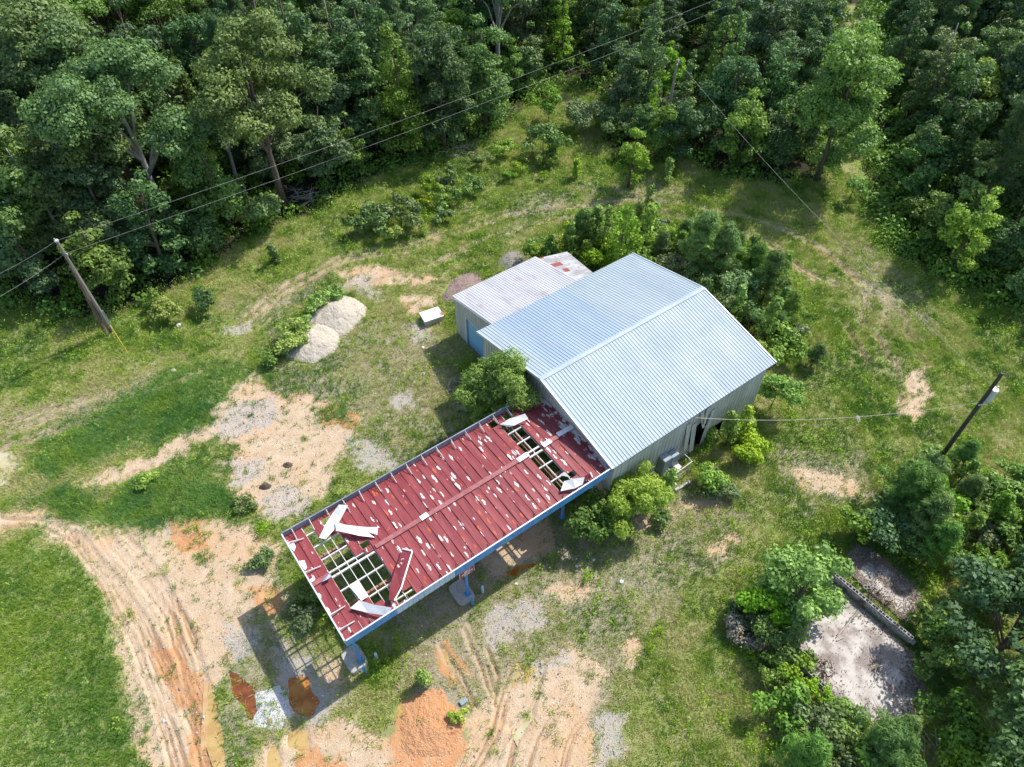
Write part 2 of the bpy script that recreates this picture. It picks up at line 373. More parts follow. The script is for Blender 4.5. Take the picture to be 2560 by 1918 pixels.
def ground_material():
    m, t, b, out = nt('soil_and_turf'); v = objco(t)
    A = node(t, 'ShaderNodeAttribute', attribute_name='soil_a'); B = node(t, 'ShaderNodeAttribute', attribute_name='soil_b')
    sa = t.nodes.new('ShaderNodeSeparateColor'); t.links.new(A.outputs['Color'], sa.inputs[0])
    sb = t.nodes.new('ShaderNodeSeparateColor'); t.links.new(B.outputs['Color'], sb.inputs[0])
    nL = noise(t, v, .25, 5, .6); nM = noise(t, v, 1.3, 5, .7); nS = noise(t, v, 7, 4, .7); nXS = noise(t, v, 26, 3, .7)
    def thr(mask_, n, k=.7):                 # ragged edge
        s = math_(t, 'ADD', mask_, math_(t, 'MULTIPLY', math_(t, 'SUBTRACT', n, .5), k)); return mrange(t, s, .4, .62)
    turf = mixc(t, mrange(t, nM, .3, .7), (.15, .21, .04), (.26, .32, .065))
    turf = mixc(t, mrange(t, nL, .42, .62), turf, (.28, .28, .12))
    turf = mixc(t, mrange(t, nXS, .45, .7), turf, (.30, .25, .16))
    turf = mixc(t, mrange(t, nS, .56, .75), turf, (.07, .08, .03))
    dry = mixc(t, mrange(t, nS, .3, .7), (.24, .20, .14), (.42, .36, .27)); dry = mixc(t, mrange(t, nXS, .5, .75), dry, (.13, .11, .08))
    spm = thr(sb.outputs[0], nM, 1.5)
    col = mixc(t, math_(t, 'MULTIPLY', spm, .8), turf, dry)
    col = mixc(t, thr(A.outputs['Alpha'], nM, 1.5), col, mixc(t, mrange(t, nS, .3, .7), (.20, .26, .08), (.38, .39, .19)))
    sandc = mixc(t, mrange(t, nM, .3, .7), (.47, .345, .225), (.58, .455, .32)); sandc = mixc(t, mrange(t, nL, .45, .65), sandc, (.55, .37, .22))
    sandc = mixc(t, mrange(t, nXS, .52, .72), sandc, (.30, .2, .13)); sandc = mixc(t, mrange(t, nS, .62, .75), sandc, (.62, .52, .42))
    col = mixc(t, thr(sa.outputs[0], nS, 1.1), col, sandc)
    gr = mixc(t, mrange(t, nXS, .35, .65), (.26, .245, .235), (.52, .49, .46)); gr = mixc(t, mrange(t, nM, .42, .68), gr, (.46, .38, .30))
    col = mixc(t, math_(t, 'MULTIPLY', thr(sa.outputs[1], nM, 1.6), .72), col, gr)
    orc = mixc(t, mrange(t, nM, .3, .7), (.50, .22, .085), (.55, .31, .15)); orc = mixc(t, mrange(t, nXS, .5, .75), orc, (.34, .13, .06))
    col = mixc(t, math_(t, 'MULTIPLY', thr(sa.outputs[2], nM, 1.0), .85), col, orc)
    mud = mixc(t, mrange(t, nS, .3, .7), (.22, .12, .06), (.38, .22, .12))
    Cc = node(t, 'ShaderNodeAttribute', attribute_name='soil_c'); sc_ = t.nodes.new('ShaderNodeSeparateColor'); t.links.new(Cc.outputs['Color'], sc_.inputs[0]); pth = math_(t, 'MULTIPLY', math_(t, 'MULTIPLY', thr(sc_.outputs[0], nS, 1.0), .8), math_(t, 'SUBTRACT', 1.0, sa.outputs[0]))
    col = mixc(t, pth, col, mixc(t, mrange(t, nXS, .35, .65), (.33, .26, .17), (.48, .39, .27)))
    col = mixc(t, thr(sc_.outputs[1], nS, .8), col, mixc(t, mrange(t, nXS, .38, .62), (.30, .31, .33), (.74, .74, .75)))
    rm = math_(t, 'MULTIPLY', mrange(t, sb.outputs[2], .45, .95), .75)
    col = mixc(t, rm, col, mud)
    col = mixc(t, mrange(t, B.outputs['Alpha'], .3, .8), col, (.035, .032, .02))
    t.links.new(col, b.inputs['Base Color']); b.inputs['Roughness'].default_value = .95; b.inputs['Specular IOR Level'].default_value = .15
    hgt = math_(t, 'ADD', nS, math_(t, 'MULTIPLY', nXS, .6)); bump(t, b, hgt, .8, .07)
    return m
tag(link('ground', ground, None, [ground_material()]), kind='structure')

# water standing in ruts and hollows
def water_material(name, c1, c2):
    m, t, b, out = nt(name); v = objco(t)
    col = mixc(t, mrange(t, noise(t, v, 1.6, 5), .35, .65), c1, c2); t.links.new(col, b.inputs['Base Color'])
    b.inputs['Roughness'].default_value = .16; b.inputs['IOR'].default_value = 1.33; bump(t, b, noise(t, v, 9), .05, .01); return m
wmat = [water_material('rusty_water', (.30, .10, .02), (.42, .19, .04)), water_material('muddy_water', (.42, .25, .11), (.48, .33, .17)),
        water_material('pale_water', (.45, .42, .28), (.42, .36, .2)), water_material('dark_rusty_water', (.13, .04, .02), (.22, .08, .03)),
        water_material('yellow_water', (.38, .24, .09), (.45, .32, .13))]
wsel = [0, 3, 4, 1, 4, 4, 4, 4, 1, 2, 2, 2, 0, 4, 2, 4]
for pi_, (poly, k) in enumerate(zip(WS['puddle'], wsel)):
    cx = sum(p[0] for p in poly) / len(poly); cy = sum(p[1] for p in poly) / len(poly)
    b_ = MB(); big = [(cx + (x - cx) * 1.12 + .3 * np.sign(x - cx), cy + (y - cy) * 1.12 + .3 * np.sign(y - cy)) for x, y in poly]
    b_.add([(x, y, -.062 + .004 * (pi_ % 4)) for x, y in big], [tuple(range(len(big)))])
    tag(b_.build('puddle', wmat[k]), kind='structure')

# ------------------------------------------------------------------ grass, weeds, stones as loose cover
x0c, y0c = 17.967, 14.937
def blocked(x, y):                           # inside buildings, slab and islands
    wh = (x > 18.3) & (x < 31.1) & (y > 15.15) & (y < 27.9)
    an = (x > 19.18) & (x < 26.4) & (y > 27) & (y < 33)
    return wh | an
slab_poly = GP([(1705,1350),(1790,1250),(1850,1305),(1950,1395),(1985,1480),(1955,1560),(1850,1560),(1790,1500),(1725,1425)])
slab2_poly = GP([(1842,1185),(1895,1200),(1965,1262),(1985,1310),(1955,1345),(1885,1288),(1832,1238)])
def visible(x, y, z=0, pad=40):
    d = np.stack([x, y, np.full(x.shape, float(z) - H)], 1); zz = d @ F_
    u = (1280 + FPX * (d @ R_) / zz) / SV; v = (959 - FPX * (d @ U_) / zz) / SV
    return (zz > 1) & (u > -pad) & (u < 2212 + pad) & (v > -pad) & (v < 1657 + pad)
def scatter(n, box):
    x = RNG.uniform(box[0], box[1], n); y = RNG.uniform(box[2], box[3], n)
    k = visible(x, y) & ~blocked(x, y); return x[k], y[k]
def blades(x, y, zg, hh, ww, lean, yawr=None):
    n = len(x); a = RNG.uniform(0, 2 * PI, n); tip = RNG.uniform(0, 2 * PI, n); ln = lean * RNG.uniform(.2, 1.3, n) * hh
    ca, sa = np.cos(a) * ww / 2, np.sin(a) * ww / 2
    V = np.empty((n, 3, 3), np.float32)
    V[:, 0] = np.stack([x - ca, y - sa, zg - .02], 1); V[:, 1] = np.stack([x + ca, y + sa, zg - .02], 1)
    V[:, 2] = np.stack([x + np.cos(tip) * ln, y + np.sin(tip) * ln, zg + hh], 1); return V
def grassmat(name, c0, c1, c2):
    m, t, b, out = nt(name); at = node(t, 'ShaderNodeAttribute', attribute_name='tint'); g = at.outputs['Fac']
    col = mixc(t, mrange(t, g, 0, .5), c0, c1); col = mixc(t, mrange(t, g, .5, 1), col, c2)
    t.links.new(col, b.inputs['Base Color']); b.inputs['Roughness'].default_value = .6; b.inputs['Specular IOR Level'].default_value = .25
    tr = t.nodes.new('ShaderNodeBsdfTranslucent'); mx = t.nodes.new('ShaderNodeMixShader'); mx.inputs[0].default_value = .3
    t.links.new(col, tr.inputs[0]); t.links.new(b.outputs[0], mx.inputs[1]); t.links.new(tr.outputs[0], mx.inputs[2]); t.links.new(mx.outputs[0], out.inputs[0]); return m
def covers(x, y):
    k = {q: mask(q, x, y, .5) for q in ('sand', 'gravel', 'orange', 'lush', 'puddle')}; k['sparse'] = mask('sparse', x, y, 2.0)
    k['wood'] = woodmask(x, y); r = rut(x, y); k['rut'] = np.maximum(r[0] + r[1] * .5, path(x, y) * 1.1)
    k['slab'] = (sdist(x, y, slab_poly) > -.1) | (sdist(x, y, slab2_poly) > -.1); return k
def pile_mask(x, y):
    out = np.zeros(x.shape, bool)
    for a, b, rx, ry, hh in GRAVEL_PILES:
        c = G(a, b); out |= np.hypot((x - c[0]) / rx, (y - c[1]) / ry) < .95
    c = G(925, 1580); out |= np.hypot((x - c[0]) / 2.2, (y - c[1]) / 2.0) < 1
    c = G(1000, 622); out |= np.hypot((x - c[0]) / 1.9, (y - c[1]) / 1.3) < 1
    return out
# turf blades: clustered into tufts
nt_ = 150000
x, y = scatter(int(nt_ * 2.6), (-14, 60, -8, 66)); k = covers(x, y); pm = pile_mask(x, y)
patch = fbm(x * .35, y * .35, 91); fine = fbm(x * 1.4, y * 1.4, 95)
bare = np.maximum(np.maximum(k['sand'], k['gravel']), k['orange'])
dens = (1 - .97 * bare) * (1 - .62 * k['sparse'] * sstep(.35, .6, fine + .1)) * (1 - .8 * np.clip(k['rut'], 0, 1)) * (1 - k['wood']) * (1 - k['puddle']) * (.55 + .9 * sstep(.3, .6, fine))
dens = np.maximum(dens, .9 * k['lush'] * (1 - .7 * k['rut'])); dens = np.where(bare > .3, np.maximum(dens, .55 * (fbm(x * 2, y * 2, 99) > .66)), dens)
dens[k['slab'] | pm] = 0
under = (x > 2.5) & (x < 18) & (y > 15.2) & (y < 22); dens[under] *= .35
keep = dens > RNG.random(len(x)); x, y = x[keep], y[keep]; kk = {a: b[keep] for a, b in k.items()}; patch = patch[keep]
nb = 7; tx = np.repeat(x, nb) + RNG.normal(0, .075, len(x) * nb); ty = np.repeat(y, nb) + RNG.normal(0, .075, len(x) * nb)
hb = np.repeat(.10 + .26 * patch ** 1.5 + .05 * kk['lush'], nb) * RNG.uniform(.5, 1.4, len(tx)); zg = height(tx, ty, np.zeros(len(tx)))
V = blades(tx, ty, zg, hb, .036, 1.15); me = fastmesh('grass', V, 3)
big = fbm(x * .12, y * .12, 101, 3); mid = fbm(x * .9, y * .9, 105, 3)
tint = np.clip(.46 + 1.7 * (big - .5) + 1.9 * (mid - .5) + RNG.normal(0, .13, len(x)) + .10 * kk['sparse'], 0, 1); tint = np.where(kk['lush'] > .5, tint * .35, tint)
fattr(me, 'tint', np.clip(np.repeat(tint, nb) + RNG.normal(0, .12, len(tx)), 0, 1))
gmat = grassmat('grass_blades', (.10, .24, .035), (.33, .45, .055), (.56, .53, .24))
tag(link('grass', me, None, [gmat]), 'patchy short yellow-green grass growing over the yard and clearing', 'grass', kind='stuff')
# lush bluish grass: long combed blades on the two banks and the field
x, y = scatter(230000, (-14, 26, 10, 46)); m_ = mask('lush', x, y, 1.3); r_ = rut(x, y)[0]; fld_ = sdist(x, y, WS['lush'][2]) > -.5; pt_ = sstep(.38, .58, fbm(x * .9, y * .9, 141, 4)); k_ = (m_ * np.where(fld_, .35 + .65 * pt_, .25 + .75 * pt_) > RNG.random(len(x))) & (r_ < .5); x, y = x[k_], y[k_]
nb = 5; tx = np.repeat(x, nb) + RNG.normal(0, .06, len(x) * nb); ty = np.repeat(y, nb) + RNG.normal(0, .06, len(x) * nb)
field = sdist(tx, ty, WS['lush'][2]) > -.5
V = blades(tx, ty, height(tx, ty, np.zeros(len(tx))), np.where(field, .10, .26) * RNG.uniform(.5, 1.2, len(tx)), .03, 1.0)
me = fastmesh('lush_grass', V, 3); fl = fbm(x * .5, y * .5, 131)
tt = np.repeat(np.clip(.42 + 1.6 * (fl - .5), 0, 1), nb) + RNG.normal(0, .1, len(tx)) + np.where(field, .42, -.08); fattr(me, 'tint', np.clip(tt, 0, 1))
tag(link('lush_grass', me, None, [grassmat('lush_blades', (.11, .29, .10), (.24, .44, .12), (.54, .60, .17))]), 'dense deep green grass on the banks beside the sandy track and the field corner', 'grass', kind='stuff')
# tall weeds along the wood edge, by the buildings and around the slab
def weed_layer(name, n, box, densf, hgt, mat, label, w=.07, nb=9, spread=.13):
    x, y = scatter(n, box); d = densf(x, y); kp = d > RNG.random(len(x)); x, y = x[kp], y[kp]
    if len(x) == 0: return
    hs = hgt * RNG.uniform(.4, 1.3, len(x)) * (.5 + fbm(x * .6, y * .6, 201)); zg = height(x, y, np.zeros(len(x)))
    rx = np.repeat(x, nb); ry = np.repeat(y, nb); rh = np.repeat(hs, nb); rz = np.repeat(zg, nb)
    px = rx + RNG.normal(0, spread, len(rx)); py = ry + RNG.normal(0, spread, len(rx)); pz = rz + rh * RNG.random(len(rx)) ** .6
    V = leafquads(px, py, pz, .13 * RNG.uniform(.6, 1.3, len(px)), w * RNG.uniform(.7, 1.3, len(px)), np.stack([px - rx, py - ry, np.full(len(px), .25)], 1))
    me = fastmesh(name, V, 4); fattr(me, 'tint', np.clip(np.repeat(RNG.random(len(x)) * .6 + .5 * (fbm(x * .8, y * .8, 207) - .2), nb) + RNG.normal(0, .15, len(rx)), 0, 1))
    tag(link(name, me, None, [mat]), label, 'weeds', kind='stuff')
def leafquads(x, y, z, ln, wd, nrm):         # diamond leaves facing roughly along nrm
    n = len(x); N = nrm + RNG.normal(0, .55, (n, 3)) * np.linalg.norm(nrm, axis=1, keepdims=True); N /= np.linalg.norm(N, axis=1, keepdims=True) + 1e-9
    T = RNG.normal(0, 1, (n, 3)); T -= N * (T * N).sum(1, keepdims=True); T /= np.linalg.norm(T, axis=1, keepdims=True) + 1e-9
    B = np.cross(N, T); P = np.stack([x, y, z], 1); ln = ln[:, None] / 2; wd = wd[:, None] / 2
    V = np.empty((n, 4, 3), np.float32); V[:, 0] = P - T * ln; V[:, 1] = P + B * wd - T * ln * .1; V[:, 2] = P + T * ln; V[:, 3] = P - B * wd - T * ln * .1
    return V
def d_edge(x, y):
    d = -np.maximum(sdist(x, y, wood_a), sdist(x, y, wood_b)); k = covers(x, y)
    b = np.exp(-np.maximum(d, 0) / 4.5) * (d > -1) + .10 * (fbm(x * .5, y * .5, 211) > .55)
    return b * (1 - np.clip(k['rut'] + k['sand'], 0, 1)) * (1 - k['puddle']) * ~k['slab'] * (fbm(x * .8, y * .8, 213) + .25)
weed_layer('tall_weeds', 60000, (-14, 85, 0, 70), d_edge, .85, M['bright'], 'rank yellow-green weeds fringing the edge of the wood')
near_spots = [(1500,520,7,4), (1640,620,4,4), (1560,560,6,3.5), (1440,560,4,2.2), (1500,1000,3,1.6), (1450,1010,2,1.2), (1260,1140,3,1.8), (1690,900,2.5,1.5), (900,470,5,2.2), (690,460,5,1.6),
              (1000,860,3,2.2), (980,800,2.5,1.8), (640,700,2.5,1.6), (1900,1150,4,3), (2050,1000,6,4), (2120,1130,5,3), (1700,1480,4,2.5), (1780,1560,4,2.5), (1620,1400,3,2), (1500,940,3,1.2), (650,1330,2.2,1.5), (700,1290,2,1.1), (560,1150,2,1), (880,1340,4,1.2), (1250,1200,4,1.5), (2000,1240,3,2)]
def d_spots(x, y):
    out = np.zeros(x.shape)
    for a, b, r1, r2 in near_spots:
        c = G(a, b); ang = -.6; dx, dy = x - c[0], y - c[1]; u = dx * math.cos(.6) + dy * math.sin(.6); v = -dx * math.sin(.6) + dy * math.cos(.6)
        out = np.maximum(out, np.exp(-((u / r1) ** 2 + (v / r2) ** 2) * 1.3))
    k = (sdist(x, y, slab_poly) > -.2) | (sdist(x, y, slab2_poly) > -.2)
    kk2 = mask('sand', x, y, .4) + path(x, y) + mask('lush', x, y, .4) + blocked(x, y); out = np.maximum(out, .16 * (x > 14) + .05)
    return out * ~k * (kk2 < .3) * (woodmask(x, y) < .5) * sstep(.45, .68, fbm(x * .9, y * .9, 221))
weed_layer('leafy_weeds', 110000, (-6, 60, -6, 50), d_spots, .6, M['bright'], 'leafy green weeds around the buildings, piles and slab')
weed_layer('dry_brush', 16000, (-6, 60, -6, 50), lambda x, y: .55 * d_spots(x, y) + .25 * mask('sparse', x, y, 2) * (fbm(x * .7, y * .7, 231) > .6), .35, M['drybrush'], 'greyish dry stalks tangled among the weeds', w=.03, nb=10)

# stones
def stones():
    x, y = scatter(240000, (-10, 50, -4, 50)); k = covers(x, y)
    g = np.maximum(k['gravel'], .25 * k['sand']); g = np.maximum(g, .3 * k['sparse'] * (fbm(x * 1.1, y * 1.1, 301) > .52)); g = np.maximum(g, .12 * k['orange']) * (1 - k['puddle']) * (1 - k['wood'])
    kp = (g * .75 > RNG.random(len(x))) & ~k['slab'] ; x, y = x[kp], y[kp]; n = len(x); r = RNG.uniform(.018, .05, n) * np.where(RNG.random(n) > .985, 2.2, 1)
    z = height(x, y, np.zeros(n)) + r * .25; base = np.array([[1, 0, 0], [0, 1, 0], [-1, 0, 0], [0, -1, 0], [0, 0, .8], [0, 0, -.8]], float)
    P = base[None] * RNG.uniform(.6, 1.3, (n, 6, 1)) * r[:, None, None]; a = RNG.uniform(0, 2 * PI, n); c, s = np.cos(a)[:, None], np.sin(a)[:, None]
    Q = np.stack([P[..., 0] * c - P[..., 1] * s, P[..., 0] * s + P[..., 1] * c, P[..., 2]], 2) + np.stack([x, y, z], 1)[:, None]
    F = np.array([[0, 1, 4], [1, 2, 4], [2, 3, 4], [3, 0, 4]]); V = Q[:, F].reshape(-1, 3)
    me = fastmesh('loose_gravel', V, 3); fattr(me, 'tint', np.repeat(RNG.random(n), 4))
    m, t, b, out = nt('pebbles'); at = node(t, 'ShaderNodeAttribute', attribute_name='tint')
    col = mixc(t, mrange(t, at.outputs['Fac'], .0, .6), (.2, .17, .15), (.48, .43, .38)); col = mixc(t, mrange(t, at.outputs['Fac'], .9, 1), col, (.75, .73, .7))
    t.links.new(col, b.inputs['Base Color']); b.inputs['Roughness'].default_value = .85
    tag(link('loose_gravel', me, None, [m]), 'loose grey and tan gravel strewn over the bare ground', 'gravel', kind='stuff')
stones()

# ------------------------------------------------------------------ camera, sun, sky
from mathutils import Matrix, Vector
cam = bpy.data.objects.new('camera', bpy.data.cameras.new('camera')); C.objects.link(cam); scene.camera = cam
mw = Matrix(((R_[0], U_[0], -F_[0], 0), (R_[1], U_[1], -F_[1], 0), (R_[2], U_[2], -F_[2], H), (0, 0, 0, 1))); cam.matrix_world = mw
cam.data.sensor_width = 36; cam.data.lens = 36 * FPX / 2560; cam.data.clip_end = 3000; cam.data.clip_start = .5
SUN_AZ = math.atan2(.25, 3.4); SUN_EL = math.radians(51)
sd = Vector((math.cos(SUN_AZ) * math.cos(SUN_EL), math.sin(SUN_AZ) * math.cos(SUN_EL), math.sin(SUN_EL)))
sun = bpy.data.objects.new('sun', bpy.data.lights.new('sun', 'SUN')); C.objects.link(sun)
sun.data.energy = 3.9; sun.data.angle = math.radians(.53); sun.data.color = (1, .955, .88)
sun.rotation_euler = sd.to_track_quat('Z', 'Y').to_euler()
w = bpy.data.worlds.new('World'); scene.world = w; w.use_nodes = True; wt = w.node_tree; wt.nodes.clear()
sky = wt.nodes.new('ShaderNodeTexSky'); sky.sky_type = 'NISHITA'; sky.sun_disc = False; sky.sun_elevation = SUN_EL
sky.sun_rotation = PI / 2 - SUN_AZ; sky.air_density = 1.0; sky.dust_density = 1.2
bg = wt.nodes.new('ShaderNodeBackground'); bg.inputs[1].default_value = .15; wo = wt.nodes.new('ShaderNodeOutputWorld')
wt.links.new(sky.outputs[0], bg.inputs[0]); wt.links.new(bg.outputs[0], wo.inputs[0])
scene.view_settings.view_transform = 'Standard'; scene.view_settings.look = 'None'; scene.view_settings.exposure = EXPO = .62
scene.cycles.max_bounces = 6; scene.cycles.transparent_max_bounces = 6; scene.cycles.use_denoising = True
# leaf litter over the slabs
def litter():
    P_ = []
    for poly in (slab_poly, slab2_poly):
        xs = [p[0] for p in poly]; ys = [p[1] for p in poly]; a = RNG.uniform(min(xs), max(xs), 26000); c = RNG.uniform(min(ys), max(ys), 26000); d = sdist(a, c, poly)
        pr = np.exp(-np.maximum(d, 0) / .25) * .6 + .4 * sstep(.60, .72, fbm(a * .9, c * .9, 401)) + .015; k = (d > -.25) & (pr > RNG.random(len(a))); P_.append(np.stack([a[k], c[k]], 1))
    P = np.concatenate(P_); n = len(P); V = leafquads(P[:, 0], P[:, 1], np.full(n, .115) + RNG.random(n) * .05, RNG.uniform(.05, .13, n), RNG.uniform(.03, .08, n), np.tile([0, 0, 1.], (n, 1)))
    me = fastmesh('leaf_litter', V, 4); fattr(me, 'tint', RNG.random(n)); m, t, b, out = nt('dead_leaves'); at = node(t, 'ShaderNodeAttribute', attribute_name='tint')
    t.links.new(mixc(t, at.outputs['Fac'], (.12, .09, .07), (.38, .31, .24)), b.inputs['Base Color']); b.inputs['Roughness'].default_value = .9
    tag(link('leaf_litter', me, None, [m]), 'brown dead leaves and twigs scattered over the two concrete slabs', 'leaf litter', kind='stuff')
litter()
# PART3
# ------------------------------------------------------------------ metal warehouse
def metalmat(name, c1, c2, rough=.42, metal=.35, stain=None, st=.12, stretch=(.7, .12, .7), seed=0.):
    m, t, b, out = nt(name); v = objco(t, stretch); v2 = objco(t)
    n1 = noise(t, v, 1.1, 5, .6); col = mixc(t, mrange(t, n1, .3, .7), c1, c2)
    if stain: col = mixc(t, math_(t, 'MULTIPLY', mrange(t, noise(t, v, 2.3, 6, .7), .5, .72), st), col, stain)
    t.links.new(col, b.inputs['Base Color']); b.inputs['Metallic'].default_value = metal; b.inputs['Specular IOR Level'].default_value = .3
    t.links.new(mrange(t, noise(t, v2, .5, 4), .3, .7, rough - .07, rough + .1), b.inputs['Roughness'])
    bump(t, b, noise(t, v2, 3.0, 3), .12, .02); return m
M['roof_new'] = metalmat('galvanised_roof', (.32, .39, .425), (.375, .44, .475), .6, 0, (.30, .34, .36), .6)
M['roof_blue'] = metalmat('bluish_roof_sheets', (.29, .375, .455), (.34, .42, .49), .55, .05, (.33, .38, .42), .5)
M['roof_old'] = metalmat('weathered_roof', (.44, .44, .46), (.52, .52, .54), .6, .05, (.33, .28, .29), .8)
M['wall'] = metalmat('painted_wall_sheet', (.46, .45, .41), (.56, .55, .51), .55, 0, (.25, .22, .18), .5, (1, 1, .15))
M['bluedoor'] = metalmat('blue_door_paint', (.20, .42, .62), (.27, .50, .70), .45, 0, (.4, .5, .55), .4)
M['trim'] = metalmat('pale_trim', (.55, .58, .6), (.65, .68, .7), .45, .2)
M['shade_black'] = simple('painted_interior_shade', (.012, .012, .012), (.02, .02, .02), 3, .9, 0, 0)  # near-black colour stands in for the shade inside hollows
M['concrete'] = simple('concrete', (.34, .32, .29), (.46, .44, .41), 3, .9, 0, .3)
M['cmu'] = simple('concrete_block', (.26, .25, .24), (.42, .42, .42), 8, .9, 0, .4, (1, 1, 1), (.12, .10, .09), 1.6, (.5, .62))

x0, x1, y0, ym, y1, ze, zr = 17.967, 31.412, 14.937, 21.507, 28.087, 4.79, 6.221
def ribbed(xa, xb, P0, P1, pitch, rib, base, sub=6, axis_='x'):
    """ribbed sheet: runs from P0=(y,z) to P1=(y,z), ribs repeated along x"""
    b = MB(); n = int(round((xb - xa) / pitch)); pitch = (xb - xa) / n; prof = []
    for i in range(n):
        s = xa + i * pitch; prof += [(s, 0), (s + .010, rib), (s + .010 + base, rib), (s + .02 + base, 0), (s + pitch * .62, 0)]
    prof.append((xb, 0)); L = math.hypot(P1[0] - P0[0], P1[1] - P0[1]); ny_, nz_ = -(P1[1] - P0[1]) / L, (P1[0] - P0[0]) / L
    if nz_ < 0: ny_, nz_ = -ny_, -nz_
    vs = []
    for j in range(sub + 1):
        t = j / sub
        for (x, h) in prof:
            yy = P0[0] + (P1[0] - P0[0]) * t + ny_ * h; z = P0[1] + (P1[1] - P0[1]) * t + nz_ * h
            vs.append((x, yy, z))
    k = len(prof); fs = [(j * k + i, j * k + i + 1, (j + 1) * k + i + 1, (j + 1) * k + i) for j in range(sub) for i in range(k - 1)]
    return vs, fs, k, sub
wh = empty('warehouse', (x0, y0, 0), 0, 'large pale metal warehouse with low gabled ribbed roof and grey annex', 'warehouse')
def wpart(name, mb, mats, parent=wh, **kw):
    o = mb.build(name, mats, parent, **kw); o.matrix_parent_inverse = Matrix.Translation((-x0, -y0, 0)); return o
def roofsheet(name, xa, xb, P0, P1, mats, matfn=None, pitch=.224, rib=.028, base=.03):
    b = MB(); vs, fs, k, sub = ribbed(xa, xb, P0, P1, pitch, rib, base)
    b.add(vs, fs); 
    if matfn: b.m = [matfn(vs[f[0]]) for f in fs]
    b.add([(xa, P0[0], P0[1] - .06), (xb, P0[0], P0[1] - .06), (xb, P1[0], P1[1] - .06), (xa, P1[0], P1[1] - .06)], [(0, 1, 2, 3)])
    return wpart(name, b, mats)
roofsheet('roof_slope', x0, x1, (y0, ze), (ym, zr), [M['roof_new']])
roofsheet('roof_slope', x0, x1, (y1, ze), (ym, zr), [M['roof_new'], M['roof_blue']], lambda v: 1 if v[0] < 24.9 and not (v[0] < 19.1) else 0)
b = MB()
for s in (-1, 1):
    pts = [(ym + s * .17, zr - .0 - .17 * .218 + .05), (ym, zr + .065)]
    b.add([(x0 - .03, pts[0][0], pts[0][1]), (x1 + .03, pts[0][0], pts[0][1]), (x1 + .03, pts[1][0], pts[1][1]), (x0 - .03, pts[1][0], pts[1][1])], [(0, 1, 2, 3)])
wpart('ridge_cap', b, M['roof_new'])
# barge and eave trim
for xx in (x0 - .015, x1 + .015):
    b = MB()
    for (ya, yb) in ((y0, ym), (y1, ym)):
        b.add([(xx - .03, ya, ze + .055), (xx + .03, ya, ze + .055), (xx + .03, yb, zr + .055), (xx - .03, yb, zr + .055),
               (xx - .03, ya, ze - .12), (xx + .03, ya, ze - .12), (xx + .03, yb, zr - .12), (xx - .03, yb, zr - .12)],
              [(0, 1, 2, 3), (0, 3, 7, 4), (1, 5, 6, 2), (4, 7, 6, 5), (0, 4, 5, 1)])
    wpart('barge_trim', b, M['trim'])
def wallsheet(name, p, q, ztop, holes=(), pitch=.3, parent=wh, mat=None, zb=0, ztop2=None, outn=None):
    """vertical ribbed wall from p to q (xy), holes = (s0, s1, z0, z1); outward side is to the right of p->q"""
    b = MB(); L = math.hypot(q[0] - p[0], q[1] - p[1]); ux, uy = (q[0] - p[0]) / L, (q[1] - p[1]) / L; nx_, ny_ = uy, -ux
    cuts = {0, L}
    n = int(L / pitch)
    prof = []
    for i in range(n):
        s = L * i / n; prof += [(s, 0), (s + .02, .03), (s + .06, .03), (s + .08, 0)]
    prof.append((L, 0))
    for (s0, d0), (s1, d1) in zip(prof[:-1], prof[1:]):
        mid = (s0 + s1) / 2; segs = [(zb, None)]
        zt0 = ztop(s0) if callable(ztop) else ztop; zt1 = ztop(s1) if callable(ztop) else ztop
        hol = [h for h in holes if h[0] < mid < h[1]]
        lo = zb; pieces = []
        for h in sorted(hol, key=lambda h: h[2]):
            if h[2] > lo: pieces.append((lo, h[2]))
            lo = h[3]
        pieces.append((lo, None))
        for a, c in pieces:
            A0 = (p[0] + ux * s0 + nx_ * d0, p[1] + uy * s0 + ny_ * d0); A1 = (p[0] + ux * s1 + nx_ * d1, p[1] + uy * s1 + ny_ * d1)
            c0 = zt0 if c is None else c; c1 = zt1 if c is None else c
            b.add([(*A0, a), (*A1, a), (*A1, c1), (*A0, c0)], [(0, 1, 2, 3)])
    return wpart(name, b, mat or M['wall'], parent)
wx0, wx1, wy0, wy1 = x0 + .33, x1 - .42, y0 + .2, y1 - .2
slope = (zr - ze) / (ym - y0)
gab = lambda s: ze + slope * min(.2 + s, (wy1 + .2 - wy0) - s + .0) - .08
fw = wallsheet('front_wall', (wx0, wy0), (wx1, wy0), ze - .06, [(6.9, 7.75, 0, 3.0), (6.25, 6.9, 1.2, 2.9), (8.9, 9.6, .4, 1.4)])
wallsheet('side_wall', (wx1, wy0), (wx1, wy1), gab); wallsheet('gable_wall', (wx0, wy1), (wx0, wy0), gab)
wallsheet('back_wall', (wx1, wy1), (wx0, wy1), ze - .06)
b = MB(); b.box(((wx0 + wx1) / 2, wy0 + .6, 2), (wx1 - wx0 - .4, .03, 3.9)); b.box(((wx0 + wx1) / 2, (wy0 + wy1) / 2, .06), (wx1 - wx0 - .3, wy1 - wy0 - .3, .1)); wpart('interior_shade_sheet', b, M['shade_black'])  # black sheet and floor paint the dark interior seen through the wall holes
